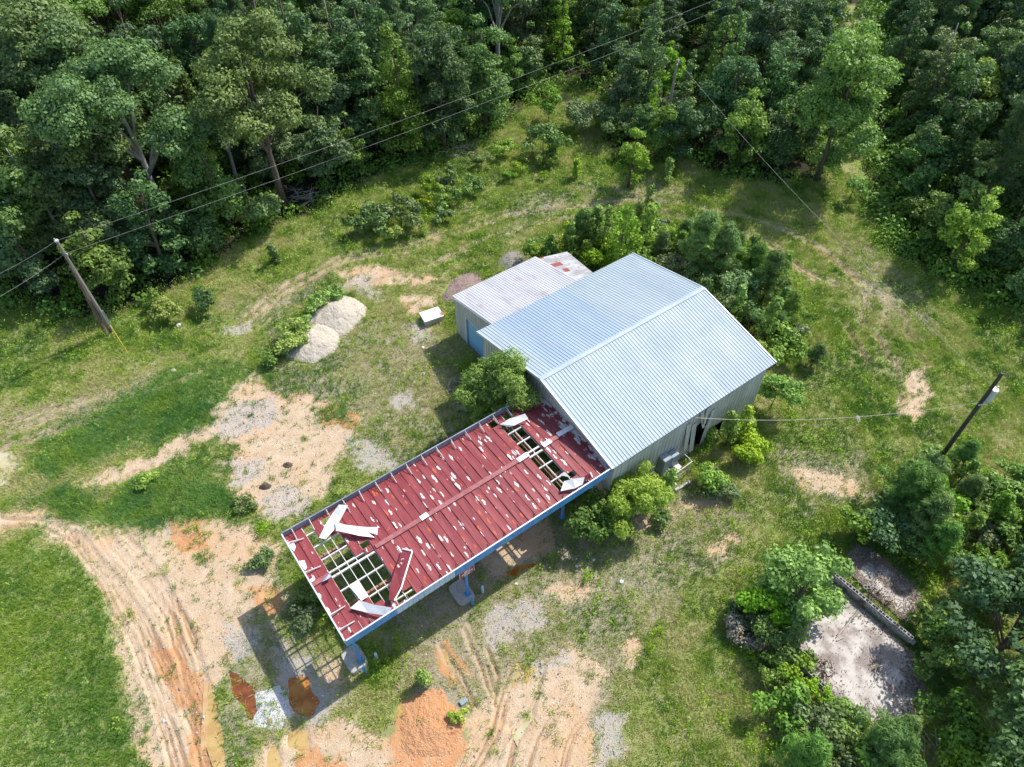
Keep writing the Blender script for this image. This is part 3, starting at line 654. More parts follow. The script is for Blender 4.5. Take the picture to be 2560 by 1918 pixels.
# torn wall sheets hanging beside the broken doorway
for (sx, zt, tilt, hh, wd) in ((6.25, 3.5, .25, 2.9, .45), (5.75, 3.9, .12, 2.6, .4), (7.9, 3.7, -.3, 1.4, .35), (6.75, 4.3, .35, 1.6, .3), (7.3, 4.35, -.2, 1.3, .28)):
    b = MB(); X_ = wx0 + sx; b.add([(X_, wy0 - .06, zt), (X_ + wd, wy0 - .05, zt), (X_ + wd + tilt, wy0 - .22, zt - hh), (X_ + tilt, wy0 - .28, zt - hh * .93)], [(0, 1, 2, 3)])
    o = wpart('loose_wall_sheet', b, M['wall']); o.modifiers.new('thick', 'SOLIDIFY').thickness = .012
# annex
xa, ya, za, zm, xe = 19.177, 32.985, 3.613, 4.70, 26.50
roofsheet('annex_roof', xa, xe, (ya, za), (y1 + .05, zm), [M['roof_old']], None, .2, .024, .03)
an0, an1 = (xa + .12, ya - .15), (xa + .12, wy1)
az = lambda s: za + (zm - za) * (.15 + s) / (ya - y1) - .08
# annex front wall split round the door opening
wallsheet('annex_front_wall', an0, an1, az, [(1.45, 3.75, 0, 2.72)], .2)
wallsheet('annex_back_wall', (xe - .1, ya - .15), (xa + .12, ya - .15), za - .05, (), .2); wallsheet('annex_side_wall', (xe - .1, wy1), (xe - .1, ya - .15), lambda s: zm - (zm - za) * s / (ya - y1) - .1, (), .2)
b = MB(); d0 = an0[1] - 1.47; d1 = an0[1] - 3.73
for k in range(9):
    z_ = .02 + k * .3; b.box((xa + .19, (d0 + d1) / 2, z_ + .148), (.04, d0 - d1, .29))
wpart('roller_door', b, M['bluedoor'])
b = MB()
for yy in (d0 + .04, d1 - .04): b.box((xa + .08, yy, 1.38), (.12, .09, 2.75))
b.box((xa + .08, (d0 + d1) / 2, 2.79), (.12, d0 - d1 + .17, .09)); wpart('door_frame', b, M['trim'])
b = MB(); b.box((xa - .02, (ya + y1) / 2 - .2, (za + zm) / 2 - .04), (.05, ya - y1 - .1, .13), tilt=(0, -(zm - za) / (ya - y1))); wpart('annex_trim', b, M['trim'])
# rusty lean-to
mr, t, bb, out = nt('patchy_rust_sheets'); v = objco(t, (.25, 1, 1)); br = t.nodes.new('ShaderNodeTexBrick')
t.links.new(objco(t), br.inputs['Vector']); br.offset = .3; br.inputs['Scale'].default_value = 1; br.inputs['Brick Width'].default_value = 1.1; br.inputs['Row Height'].default_value = .42
br.inputs['Mortar Size'].default_value = .0; br.inputs['Color1'].default_value = (0, 0, 0, 1); br.inputs['Color2'].default_value = (1, 1, 1, 1)
c = mixc(t, mrange(t, noise(t, v, 2, 5, .7), .35, .65), (.22, .225, .24), (.38, .39, .41)); c = mixc(t, mrange(t, noise(t, v, 5, 5, .7), .56, .66), c, (.2, .07, .05))
sp = t.nodes.new('ShaderNodeSeparateXYZ'); tc = t.nodes.new('ShaderNodeTexCoord'); t.links.new(tc.outputs['Object'], sp.inputs[0])
patchm = math_(t, 'MULTIPLY', mrange(t, br.outputs[0] if False else br.outputs['Color'], .80, .84), math_(t, 'LESS_THAN', sp.outputs[0], 28.0))
c = mixc(t, patchm, c, (.22, .035, .03)); t.links.new(c, bb.inputs['Base Color']); bb.inputs['Roughness'].default_value = .55; bb.inputs['Metallic'].default_value = .2
LT = [(26.55, 28.2), (26.55, 32.9), (29.45, 33.0), (29.65, 28.2)]
b = MB(); n = 24; prof = []
for i in range(n):
    yy = 28.15 + (33.0 - 28.15) * i / n; prof += [(yy, 0), (yy + .05, .03), (yy + .1, 0)]
vs = []
for j in range(4):
    t_ = j / 3
    for (yy, h) in prof: vs.append((26.53 + (29.5 - 26.53) * t_, yy, 3.45 - .75 * t_ + h))
k = len(prof); b.add(vs, [(j * k + i, j * k + i + 1, (j + 1) * k + i + 1, (j + 1) * k + i) for j in range(3) for i in range(k - 1)])
wpart('lean_to_roof', b, mr)
b = MB()
for xx, yy in ((29.3, 28.5), (29.3, 30.6), (29.3, 32.7)): b.box((xx, yy, 1.3), (.1, .1, 2.65))
b.box((29.35, 30.6, 2.68), (.08, 4.6, .1)); wpart('lean_to_frame', b, M['bark_brown'])

# ------------------------------------------------------------------ red fuel canopy
cx0, cy0, cy1, zc = 1.636, 15.028, 21.972, 4.755
cx1 = 18.25; PW = .49; ymid = 18.6; zroof = zc - .40; rise = .10
def redmat():
    m, t, b, out = nt('worn_red_paint'); tc = t.nodes.new('ShaderNodeTexCoord'); sp = t.nodes.new('ShaderNodeSeparateXYZ'); t.links.new(tc.outputs['Object'], sp.inputs[0])
    geo = t.nodes.new('ShaderNodeNewGeometry')
    v = objco(t, (1, .25, 1)); vo = t.nodes.new('ShaderNodeTexVoronoi'); vo.inputs['Scale'].default_value = 5.3; vo.inputs['Randomness'].default_value = .95
    wob = t.nodes.new('ShaderNodeVectorMath'); wob.operation = 'MULTIPLY_ADD'; nn = noise(t, objco(t), 5, 4, .7, 1); t.links.new(nn, wob.inputs[0]); wob.inputs[1].default_value = (.22, .12, 0); t.links.new(v, wob.inputs[2])
    t.links.new(wob.outputs[0], vo.inputs['Vector'])
    rnd = t.nodes.new('ShaderNodeSeparateColor'); t.links.new(vo.outputs['Color'], rnd.inputs[0])
    chip = math_(t, 'LESS_THAN', vo.outputs['Distance'], math_(t, 'MULTIPLY_ADD', rnd.outputs[0], .62, -.24))
    vr = t.nodes.new('ShaderNodeTexVoronoi'); vr.inputs['Scale'].default_value = 5.5; t.links.new(wob.outputs[0], vr.inputs['Vector']); rr2 = t.nodes.new('ShaderNodeSeparateColor'); t.links.new(vr.outputs['Color'], rr2.inputs[0])
    rust = math_(t, 'LESS_THAN', vr.outputs['Distance'], math_(t, 'MULTIPLY_ADD', rr2.outputs[1], .55, -.25))
    edge = math_(t, 'ADD', mrange(t, sp.outputs[0], 17.0, 18.1, 0, .26), mrange(t, sp.outputs[0], 1.6, 2.8, .14, 0))
    peel = mrange(t, math_(t, 'ADD', noise(t, objco(t, (1, .6, 1)), 1.8, 6, .75), edge), .74, .76)
    col = mixc(t, mrange(t, noise(t, objco(t, (2, .3, 1)), 1.0, 5, .65), .3, .7), (.19, .028, .034), (.27, .052, .058))
    col = mixc(t, math_(t, 'MULTIPLY', mrange(t, noise(t, objco(t, (3, .25, 1)), 2.0, 5, .7), .5, .75), .35), col, (.42, .13, .12))
    # paint worn to a different red on each pan
    pan = math_(t, 'FRACT', math_(t, 'MULTIPLY', math_(t, 'FLOOR', math_(t, 'DIVIDE', sp.outputs[0], PW)), .618)); col = mixc(t, math_(t, 'MULTIPLY', pan, .22), col, (.17, .03, .035))
    col = mixc(t, rust, col, (.48, .10, .03)); white = mixc(t, mrange(t, noise(t, objco(t), 6), .3, .7), (.52, .48, .45), (.70, .67, .64))
    col = mixc(t, math_(t, 'MAXIMUM', chip, peel), col, white)
    t.links.new(col, b.inputs['Base Color']); b.inputs['Roughness'].default_value = .5; b.inputs['Specular IOR Level'].default_value = .4
    bump(t, b, noise(t, objco(t), 4, 4), .15, .02); return m
M['red'] = redmat()
M['white_sheet'] = metalmat('white_sheet_underside', (.74, .74, .73), (.82, .82, .81), .5, .05, (.5, .45, .4), .5)
M['steel_white'] = metalmat('white_painted_steel', (.55, .53, .5), (.68, .66, .63), .55, .05, (.32, .14, .07), .9, (2, 2, 2))
M['steel_rust'] = simple('rusty_steel', (.20, .10, .06), (.42, .25, .18), 3, .75, .1, .2)
M['fascia_blue'] = metalmat('blue_fascia', (.06, .24, .56), (.11, .33, .66), .5, 0, (.22, .40, .62), .5, (2.5, 1, .5))
M['fascia_pale'] = metalmat('pale_fascia', (.40, .54, .72), (.46, .60, .76), .5, .05)
M['fascia_grey'] = metalmat('grey_fascia_back', (.18, .2, .25), (.27, .29, .34), .55, .15, (.1, .1, .12), .8)
cn = empty('fuel_canopy', (cx0, cy0, 0), 0, 'long red-roofed metal canopy with torn sheets, open holes and blue fascia', 'canopy')
def cpart(name, mb, mats, parent=cn, **kw):
    o = mb.build(name, mats, parent, **kw); o.matrix_parent_inverse = Matrix.Translation((-cx0, -cy0, 0)); return o
def zroofat(y): return zroof + rise * (1 - abs(y - ymid) / 3.5)
nP = int((cx1 - cx0 - .02) / PW) + 1
HOLES = {2: [(20.9, 22), (18.72, 20.9)], }
def strip_keep(k):
    """kept y-intervals of pan k"""
    keep = [(cy0 + .03, cy1 - .03)]
    cut = {2: [(16.45, 21.85)], 3: [(16.5, 20.75)], 4: [(16.0, 20.55), (21.0, 21.7)], 5: [(15.75, 18.75)], 6: [(15.35, 18.55), (18.9, 19.25)], 7: [(15.3, 15.75)],
           27: [(15.7, 21.2)], 28: [(15.9, 20.6), (21.2, 21.75)], 26: [(21.35, 21.8)], 29: [(16.0, 16.35)]}.get(k, [])
    for a, c in cut:
        new = []
        for s, e in keep:
            if c <= s or a >= e: new.append((s, e)); continue
            if a > s: new.append((s, a))
            if c < e: new.append((c, e))
        keep = new
    return keep
for side, (ya_, yb_) in enumerate(((cy0 + .03, ymid), (ymid, cy1 - .03))):
    b = MB()
    for k in range(nP):
        xs = cx0 + .03 + k * PW; xe_ = min(xs + PW, cx1)
        for s, e in strip_keep(k):
            s = max(s, ya_); e = min(e, yb_)
            if e - s < .05: continue
            nseg = max(2, int((e - s) / .5)); prof = [(xs + .004, 0), (xs + .02, .04), (xs + .045, .04), (xs + .066, 0), (xs + .066 + (xe_ - xs - .07) * .5, -.006), (xe_, 0)]
            vs = []
            for j in range(nseg + 1):
                yy = s + (e - s) * j / nseg
                for (px, ph) in prof:
                    wob = .012 * math.sin(yy * 2.1 + k * 1.7) + random.uniform(-.004, .004); vs.append((px, yy, zroofat(yy) + ph + wob))
            kk_ = len(prof); b.add(vs, [(j * kk_ + i, j * kk_ + i + 1, (j + 1) * kk_ + i + 1, (j + 1) * kk_ + i) for j in range(nseg) for i in range(kk_ - 1)])
    cpart('roof_slope', b, M['red'])
# ridge flashing in red with some loose white lengths
M['flash'] = simple('faded_red_flashing', (.24, .07, .075), (.33, .12, .12), 3, .6, 0, .1)
b = MB()
for a, c in ((5.2, 14.7), (16.0, 17.3), (1.7, 2.6)):
    b.box(((a + c) / 2, ymid, zroofat(ymid) + .075), (c - a, .26, .012))
cpart('ridge_flashing', b, M['flash'])
for a, c, dy, rz in ((7.9, 8.35, .02, .05), (14.2, 14.95, .0, .04), (15.95, 16.55, -.02, .06), (17.1, 18.2, .06, -.03)):
    b = MB(); b.box(((a + c) / 2, ymid + dy, zroofat(ymid) + .10), (c - a, .3, .02), rz); cpart('ridge_patch', b, M['white_sheet'])
# purlins, rafters and ridge beam
for yy in (15.6, 16.5, 17.56, 18.45, 18.75, 19.61, 20.49, 21.35):
    b = MB(); b.box(((cx0 + cx1) / 2, yy, zroofat(yy) - .10), (cx1 - cx0 - .1, .07 if yy not in (18.45, 18.75) else .1, .12)); cpart('purlin', b, M['steel_white'])
for k in range(1, nP + 1, 1):
    if not (2 <= k <= 7 or 27 <= k <= 29): continue
    xx = cx0 + .03 + k * PW; b = MB(); b.box((xx, (cy0 + cy1) / 2, zroofat(18) - .09), (.035, cy1 - cy0 - .1, .045)); cpart('rafter', b, M['steel_white'])
for xx in (15.25, 15.42):
    b = MB(); b.box((xx, (cy0 + cy1) / 2, zroof - .2), (.07, cy1 - cy0 - .2, .1)); cpart('conduit', b, M['steel_rust'])
for yy in (16.9, 20.0):
    b = MB(); b.box(((cx0 + cx1) / 2, yy, zroof - .42), (cx1 - cx0 - .2, .12, .22)); cpart('main_beam', b, M['steel_rust'])
# fascia panels round three sides
def fascia(name, p, q, zt, zb, mats, back, n_out, panel=.3, skip=None):
    b = MB(); topm = 1 if back else 3; L = math.hypot(q[0] - p[0], q[1] - p[1]); ux, uy = (q[0] - p[0]) / L, (q[1] - p[1]) / L; n = int(L / panel); nx_, ny_ = n_out
    for i in range(n):
        s0, s1 = L * i / n, L * (i + 1) / n; pale = skip and skip[0] < (s0 + s1) / 2 < skip[1]
        d = .012 if not pale else .03
        q4 = [(s0, 0), (s0 + .02, d), (s1 - .02, d), (s1, 0)]
        for (a, da), (c, dc) in zip(q4[:-1], q4[1:]):
            wv = 0 if pale else .0
            b.add([(p[0] + ux * a + nx_ * da, p[1] + uy * a + ny_ * da, zb), (p[0] + ux * c + nx_ * dc, p[1] + uy * c + ny_ * dc, zb),
                   (p[0] + ux * c + nx_ * dc, p[1] + uy * c + ny_ * dc, zt), (p[0] + ux * a + nx_ * da, p[1] + uy * a + ny_ * da, zt)], [(0, 1, 2, 3)], 2 if pale else 0)
        b.add([(p[0] + ux * a - nx_ * .03, p[1] + uy * a - ny_ * .03, z) for a, z in ((s0, zb), (s0, zt), (s1, zt), (s1, zb))], [(0, 1, 2, 3)], 1)
    cxm, cym = (p[0] + q[0]) / 2, (p[1] + q[1]) / 2
    b.box((cxm - nx_ * .01, cym - ny_ * .01, zt + .012), (abs(q[0] - p[0]) + .07, abs(q[1] - p[1]) + .07, .024), 0, topm)
    return cpart(name, b, mats)
fm = [M['fascia_blue'], M['fascia_grey'], M['fascia_pale'], M['trim']]
fascia('fascia', (cx0, cy0), (cx1 - .3, cy0), zc, zc - .62, fm, 0, (0, -1), .3, (2.6, 5.9))
fascia('fascia', (cx0, cy1), (cx0, cy0), zc, zc - .62, fm, 0, (-1, 0), .3)
fascia('fascia', (cx1 - .3, cy1), (cx0, cy1), zc, zc - .62, fm, 1, (0, 1), .3)
# brackets holding the fascia: braces from its top down to the roof
def bracket(p, q, r=.022, mat='steel_white'):
    b = MB(); b.tube([p, q], r, 4); b.tube([(q[0], q[1], q[2] + .03), (p[0], p[1], q[2] + .03)], r * .8, 4); cpart('bracket', b, M[mat])
kx = 0
xx = cx0 + .55
while xx < cx1 - .8:
    zr_ = zroofat(cy1 - .5) + .07; j = random.uniform(-.05, .05)
    bracket((xx, cy1 - .05, zc - .02), (xx + j, cy1 - .62, zr_), .026)
    bracket((xx, cy0 + .05, zc - .04), (xx + j, cy0 + .42, zroofat(cy0 + .4) + .07), .02, 'steel_rust'); xx += .975
for yy in (15.7, 16.6, 19.3, 21.3):
    bracket((cx0 + .05, yy, zc - .02), (cx0 + .85, yy + random.uniform(-.1, .1), zroofat(yy) + .1), .03)
# columns on fuel islands with bollards
def column(x, y, name='column'):
    b = MB(); b.box((x, y, (zc - .8) / 2 + .1), (.13, .13, zc - 1.0)); b.box((x, y, .2), (.3, .3, .03)); b.box((x, y, zroof - .62), (.3, .3, .03)); cpart(name, b, M['fascia_blue'])
cols = [(2.05, 15.72), (8.55, 15.5), (15.75, 16.2), (2.3, 20.9), (8.6, 20.9), (15.5, 20.9)]
for x_, y_ in cols: column(x_, y_)
lab = {0: 'raised concrete fuel island under the open corner of the red canopy', 1: 'raised concrete fuel island below the red and white sign', 2: 'raised concrete fuel island near the leafy bushes by the warehouse',
       3: 'fuel island at the far corner under the grid hole', 4: 'fuel island under the middle of the canopy, far side', 5: 'fuel island under the far side of the canopy near the warehouse'}
for i, (x_, y_) in enumerate(cols[:2]):
    L_, W_ = .72, .52; pl = []
    for k in range(24):
        a = 2 * PI * k / 24; ex = abs(math.cos(a)) ** .45 * np.sign(math.cos(a)) * W_; ey = abs(math.sin(a)) ** .45 * np.sign(math.sin(a)) * L_; pl.append((x_ - .2 + ex, y_ + .3 + ey))
    b = MB(); b.prism(pl, -.05, .17); o = b.build('fuel_island', M['concrete'], bevel=.02); tag(o, lab[i], 'fuel island', 'fuel islands under the canopy')
    for j, (dx, dy) in enumerate(((-.1, -.62), (.75, -.35))):
        b = MB(); b.cyl((x_ + dx, y_ + dy, -.1), .075, .85); b.cyl((x_ + dx, y_ + dy, .75), .075, .05, r2=.03)
        o = b.build('bollard', [M['fascia_blue'] if j == 0 else M['fascia_pale']])
        tag(o, ['blue steel bollard', 'pale blue steel bollard'][j] + [' at the end of the corner fuel island', ' beside the fuel island below the sign'][i], 'bollard', 'bollards guarding the fuel islands')
# sign on the second column
sg = empty('sign_board', (8.75, 16.1, 3.1), 0, 'small red sign with white lettering fixed to a canopy column', 'sign')
b = MB(); b.box((0, 0, 0), (.92, .02, .62)); o = b.build('board', simple('sign_white', (.6, .55, .55), (.7, .65, .65), 4, .5, 0, 0), sg)
b = MB(); b.box((0, -.014, 0), (.86, .008, .56)); b.build('panel', simple('sign_red', (.30, .03, .05), (.36, .05, .07), 4, .5, 0, 0), sg)
wm = simple('sign_lettering', (.75, .7, .7), (.8, .76, .76), 4, .5, 0, 0)
for txt, z_, sz in (('SELF', .10, .2), ('SERVICE', -.07, .19), ('FUEL', -.235, .17)):
    cu = bpy.data.curves.new('lettering', 'FONT'); cu.body = txt; cu.size = sz; cu.align_x = 'CENTER'; cu.extrude = .003; cu.offset = .006
    o = bpy.data.objects.new('lettering', cu); C.objects.link(o); o.parent = sg; o.location = (0, -.022, z_); o.rotation_euler = (PI / 2, 0, 0); cu.materials.append(wm)
    me_ = bpy.data.meshes.new_from_object(o); bpy.data.objects.remove(o); o = link('lettering', me_, sg); o.location = (0, -.022, z_); o.rotation_euler = (PI / 2, 0, 0)
sg.location = (8.55, 15.36, 3.0)

# ------------------------------------------------------------------ loose sheets lying on the canopy roof
def RZ(px, py, off, s, z): return G((off[0] + px / s) / SV, (off[1] + py / s) / SV, z)
OA, SA = (690, 1240), 5.5225; OB, SB_ = (1200, 960), 6.136
def sheet(pts, off, s, label, mat='white_sheet', zb=None, seams=True, under=None):
    """pts: list of (px,py,dz) quad strip: left edge points then matching right edge points"""
    L, Rr_ = pts; vs = []
    for (a, c) in zip(L, Rr_):
        for p in (a, c):
            w_ = RZ(p[0], p[1], off, s, zroof + .1 + p[2]); vs.append(tuple(w_))
    n = len(L); b = MB(); b.add(vs, [(2 * i, 2 * i + 1, 2 * i + 3, 2 * i + 2) for i in range(n - 1)])
    c = np.mean(np.array(vs), 0); b.v = [tuple(np.array(v_) - c) for v_ in b.v]
    o = b.build('loose_roof_sheet', M[mat]); o.location = tuple(c); m_ = o.modifiers.new('thick', 'SOLIDIFY'); m_.thickness = .015
    return tag(o, label, 'roof sheet', 'loose sheets torn from the canopy roof')
sheet(([(870, 120, .5), (790, 230, .25), (700, 370, .2), (595, 580, .25)], [(995, 130, .55), (900, 310, .3), (810, 460, .22), (690, 595, .2)]), OA, SA, 'white torn sheet lying slantwise from the far fascia across the open grid')
sheet(([(820, 345, .42), (935, 395, .42), (1180, 425, .35), (1270, 430, .3), (1405, 430, .35)], [(830, 480, .38), (895, 490, .36), (1130, 545, .28), (1260, 495, .22), (1400, 540, .25)]), OA, SA, 'white folded sheet crossing the other white sheet, ragged at its ridge end')
sheet(([(1150, 485, .3), (1260, 500, .2)], [(1125, 545, .3), (1365, 575, .12)]), OA, SA, 'narrow white torn strip at the ragged end of the folded sheet')
sheet(([(1010, 1245, .12), (1180, 1450, .12)], [(1140, 1165, .12), (1280, 1385, .12)]), OA, SA, 'white rectangular sheet lying over the open purlins of the big hole')
sheet(([(1150, 1440, .3), (1330, 1500, .42), (1600, 1545, .5)], [(1020, 1550, .12), (1270, 1615, .15), (1530, 1655, .2)]), OA, SA, 'curled white sheet at the lower rim of the big hole beside the blue fascia')
sheet(([(1750, 735, .2), (1650, 1000, .25), (1570, 1250, .3), (1560, 1440, .3)], [(1885, 750, .45), (1820, 950, .5), (1720, 1270, .4), (1610, 1450, .35)]), OA, SA, 'peeled red sheet with a pale raised edge bent over the roof', 'red')
sheet(([(1745, 718, .30), (1745, 740, .28)], [(1885, 745, .5), (1880, 770, .48)]), OA, SA, 'narrow white strip folded at the top of the peeled red sheet')
sheet(([(1875, 760, .52), (1720, 1270, .47), (1625, 1440, .4)], [(1890, 765, .5), (1738, 1275, .44), (1640, 1448, .38)]), OA, SA, 'long thin white edge strip standing along the peeled red sheet', 'white_sheet')
sheet(([(735, 1075, .1), (640, 1190, .1)], [(770, 1110, .3), (690, 1165, .3)]), OA, SA, 'small grey-white scrap at the end of the ridge beam', 'fascia_pale')
sheet(([(160, 655, .1), (250, 770, .05)], [(250, 650, .1), (275, 700, .05)]), OA, SA, 'small white scrap near the far corner of the canopy')
sheet(([(310, 900, .12), (400, 1030, .1)], [(395, 890, .12), (430, 990, .1)]), OA, SA, 'white square scrap on the red strip at the canopy end')
sheet(([(455, 1170, .12), (480, 1200, .1)], [(520, 1110, .12), (540, 1160, .1)]), OA, SA, 'crumpled white scrap at the middle of the canopy end')
sheet(([(300, 620, .15), (500, 520, .45), (690, 455, .5)], [(450, 662, .1), (520, 640, .25), (740, 530, .25)]), OB, SB_, 'curled white sheet over the top of the narrow slot')
sheet(([(1220, 1395, .1), (1290, 1350, .25)], [(1385, 1440, .12), (1380, 1430, .25)]), OB, SB_, 'small white triangle of sheet at the lower end of the slot')
sheet(([(1290, 1490, .35), (1430, 1455, .5), (1605, 1432, .5)], [(1235, 1645, .12), (1460, 1600, .2), (1575, 1540, .25)]), OB, SB_, 'broad white curled sheet at the lower end of the slot by the blue fascia')
sheet(([(1570, 1440, .48), (1680, 1370, .5), (1710, 1350, .35)], [(1590, 1510, .2), (1690, 1450, .2), (1730, 1440, .12)]), OB, SB_, 'rolled red end of a curled sheet beside the broad white one', 'red')
sheet(([(1680, 1355, .52), (1720, 1440, .3)], [(1705, 1350, .52), (1735, 1435, .3)]), OB, SB_, 'thin white lip on the rolled red sheet')

# ------------------------------------------------------------------ things by the front wall
M['acwhite'] = metalmat('cooler_casing', (.55, .53, .48), (.66, .63, .58), .5, .1, (.40, .17, .05), .9, (2, 2, 2)); M['pipe'] = metalmat('pale_pipe', (.6, .58, .52), (.7, .68, .62), .4, .1, (.4, .25, .15), .6, (3, 3, 3))
ac = empty('cooling_unit', (23.0, 14.55, 0), 0, 'rusty white rooftop-style cooling unit with round fan opening inside a pipe frame', 'cooling unit')
b = MB(); b.box((-.05, -.02, .5), (.85, .8, .96)); b.build('casing', M['acwhite'], ac, bevel=.02)
b = MB(); b.cyl((-.12, -.1, .985), .27, .12, 20); b.build('fan_ring', M['acwhite'], ac)
b = MB(); b.cyl((-.12, -.1, 1.0), .235, .112, 20); b.build('fan_shade_disc', M['shade_black'], ac)  # solid black disc, the shade inside the fan painted on
b = MB(); b.box((.6, .15, .35), (.4, .6, .66)); b.build('side_cabinet', M['acwhite'], ac)
b = MB(); b.box((-.05, .27, 1.0), (.8, .05, .05)); b.box((.2, -.05, .99), (.05, .7, .03)); b.build('top_rail', M['steel_rust'], ac)
fr = empty('pipe_frame', (23.3, 14.6, 0), 0, 'pale pipe guard frame standing around the cooling unit', 'guard frame')
c4 = [(22.46, 15.0), (22.42, 14.05), (24.2, 14.1), (24.22, 15.1)]
b = MB(); rel = [(p[0] - 23.3, p[1] - 14.6) for p in c4]
b.tube([(rel[0][0], rel[0][1], 1.22), (rel[1][0], rel[1][1], 1.22), (rel[2][0], rel[2][1], 1.22), (rel[3][0], rel[3][1], 1.22)], .03, 6); b.build('top_pipe', M['pipe'], fr)
for r_ in rel:
    b = MB(); b.tube([(r_[0], r_[1], -.1), (r_[0], r_[1], 1.22)], .028, 6); b.build('leg', M['pipe'], fr)
b = MB(); b.tube([(rel[0][0], rel[0][1], .6), (rel[1][0], rel[1][1], .6), (rel[2][0], rel[2][1], .6)], .022, 6)
b.tube([(rel[0][0], rel[0][1], .9), (rel[1][0], rel[1][1], .9)], .018, 6); b.tube([(rel[0][0], rel[0][1], .3), (rel[1][0], rel[1][1], .3)], .018, 6); b.build('mid_pipe', M['pipe'], fr)
M['bluegrey'] = metalmat('blue_grey_casing', (.20, .25, .29), (.30, .35, .39), .5, .15, (.15, .12, .1), .7)
eb = empty('electric_cabinet', (22.75, 14.75, 0), 0, 'blue-grey metal cabinet bulging from the front wall above the cooling unit', 'cabinet')
b = MB(); b.box((-.3, .1, 1.55), (.62, .55, 1.5)); b.build('cabinet_body', M['bluegrey'], eb, bevel=.05); b = MB(); b.box((.38, .1, 1.5), (.6, .5, 1.25)); b.build('cabinet_body', M['bluegrey'], eb, bevel=.05)
b = MB(); b.box((.02, .0, .78), (1.4, .7, .06)); b.build('shelf', M['steel_rust'], eb)
b = MB(); p = G(900 / 6.136 / SV + 1540 / SV, (1000 + 1400 / 6.136) / SV); q = G((1540 + 1160 / 6.136) / SV, (1000 + 1250 / 6.136) / SV)
mid_ = (p + q) / 2; ang = math.atan2(q[1] - p[1], q[0] - p[0]); L_ = math.hypot(*(q - p)[:2])
for k in range(4): b.box(((k - 1.5) * L_ / 4, 0, .08), (L_ / 4 - .02, .17, .15))
o = b.build('parking_kerb', simple('mottled_kerb', (.25, .23, .21), (.55, .53, .5), 7, .9, 0, .4), bevel=.02); o.location = (mid_[0], mid_[1], hz(mid_[0], mid_[1])); o.rotation_euler = (0, 0, ang)
tag(o, 'pale mottled concrete kerb lying in front of the pipe frame', 'kerb block')

# white chest on the grass
g4 = [G((1020 + a / 16.57) / SV, (740 + c / 16.57) / SV, .55) for a, c in ((480, 690), (720, 1085), (1410, 900), (1270, 430))]
cc = sum(g4) / 4; ang = math.atan2(g4[3][1] - g4[0][1], g4[3][0] - g4[0][0]); Lx = np.linalg.norm(g4[3] - g4[0]); Ly = np.linalg.norm(g4[1] - g4[0])
mm = simple('chest_white', (.7, .7, .7), (.8, .8, .8), 3, .35, 0, .05, (1, 1, 1), (.35, .3, .25), 9, (.72, .8))
fz = empty('chest_freezer', (cc[0], cc[1], hz(cc[0], cc[1])), ang, 'white chest freezer lying in the grass left of the annex, one end broken', 'freezer')
b = MB(); b.box((0, 0, .26), (Lx - .06, Ly - .06, .5)); b.build('body', simple('freezer_side', (.3, .29, .28), (.45, .43, .42), 3, .6), fz, bevel=.02)
b = MB(); b.box((0, 0, .53), (Lx, Ly, .06)); b.build('lid', mm, fz, bevel=.02)
b = MB(); b.box((Lx / 2 - .05, -.3, .565), (.3, .35, .02), .3); b.box((Lx / 2 + .06, -.1, .3), (.06, .5, .1), .2); b.build('broken_trim', M['steel_rust'], fz)

# ------------------------------------------------------------------ gravel piles
def pile(a, c, rx, ry, hh, label, mat, seed, rz=.4, name='gravel_pile', zoff=-.06):
    p = G(a, c); n = 90; q = np.linspace(-1, 1, n); U, V_ = np.meshgrid(q, q); x_ = U * rx; y_ = V_ * ry; r = np.hypot(U, V_) * (1 + (fbm(U * 1.5 + seed, V_ * 1.5, seed) - .5) * .45)
    z_ = hh * np.clip(1 - r, 0, 1) ** .75 * (1 + (fbm(U * 3, V_ * 3, seed + 5) - .5) * .5) + (fbm(U * 14, V_ * 14, seed + 7, 2) - .5) * .09 * (r < 1) + zoff
    z_ = np.where(r >= 1, zoff - .35, z_); b = MB(); vs = np.stack([x_.ravel(), y_.ravel(), z_.ravel()], 1); fs = [(j * n + i, j * n + i + 1, (j + 1) * n + i + 1, (j + 1) * n + i) for j in range(n - 1) for i in range(n - 1)]
    b.add(vs, fs); o = b.build(name, mat, smooth=True); o.location = (p[0], p[1], 0); o.rotation_euler = (0, 0, rz); tag(o, label, 'gravel pile' if name == 'gravel_pile' else 'mound'); return o
def pilemat(name, c1, c2, c3, c4=None):
    m, t, b, out = nt(name); v = objco(t); n1 = noise(t, v, 30, 3, .7); col = mixc(t, mrange(t, n1, .35, .68), c1, c2); col = mixc(t, mrange(t, noise(t, v, 1.3, 5, .6), .45, .7), col, c3)
    vo = t.nodes.new('ShaderNodeTexVoronoi'); vo.inputs['Scale'].default_value = 14; t.links.new(v, vo.inputs['Vector']); col = mixc(t, mrange(t, vo.outputs['Distance'], .05, .45, .0, .4), col, c1)
    if c4: col = mixc(t, mrange(t, noise(t, v, 2.2, 5, .7), .58, .68), col, c4)
    t.links.new(col, b.inputs['Base Color']); b.inputs['Roughness'].default_value = .95; bump(t, b, math_(t, 'ADD', n1, vo.outputs['Distance']), .9, .05); return m
pm1 = pilemat('pale_gravel', (.40, .35, .28), (.72, .65, .54), (.62, .55, .44))
pile(677, 740, 2.15, 2.0, 1.0, 'round pale gravel pile, the nearer one to the sandy yard', pm1, 3); pile(728, 682, 2.25, 2.05, 1.05, 'wide pale gravel pile behind the nearer one, with two weed tufts', pm1, 8)
pile(1002, 624, 2.3, 1.4, .55, 'low reddish-grey stone mound beside the annex corner', pilemat('red_stone', (.22, .15, .13), (.42, .31, .28), (.3, .22, .2)), 14, .5, 'stone_mound')
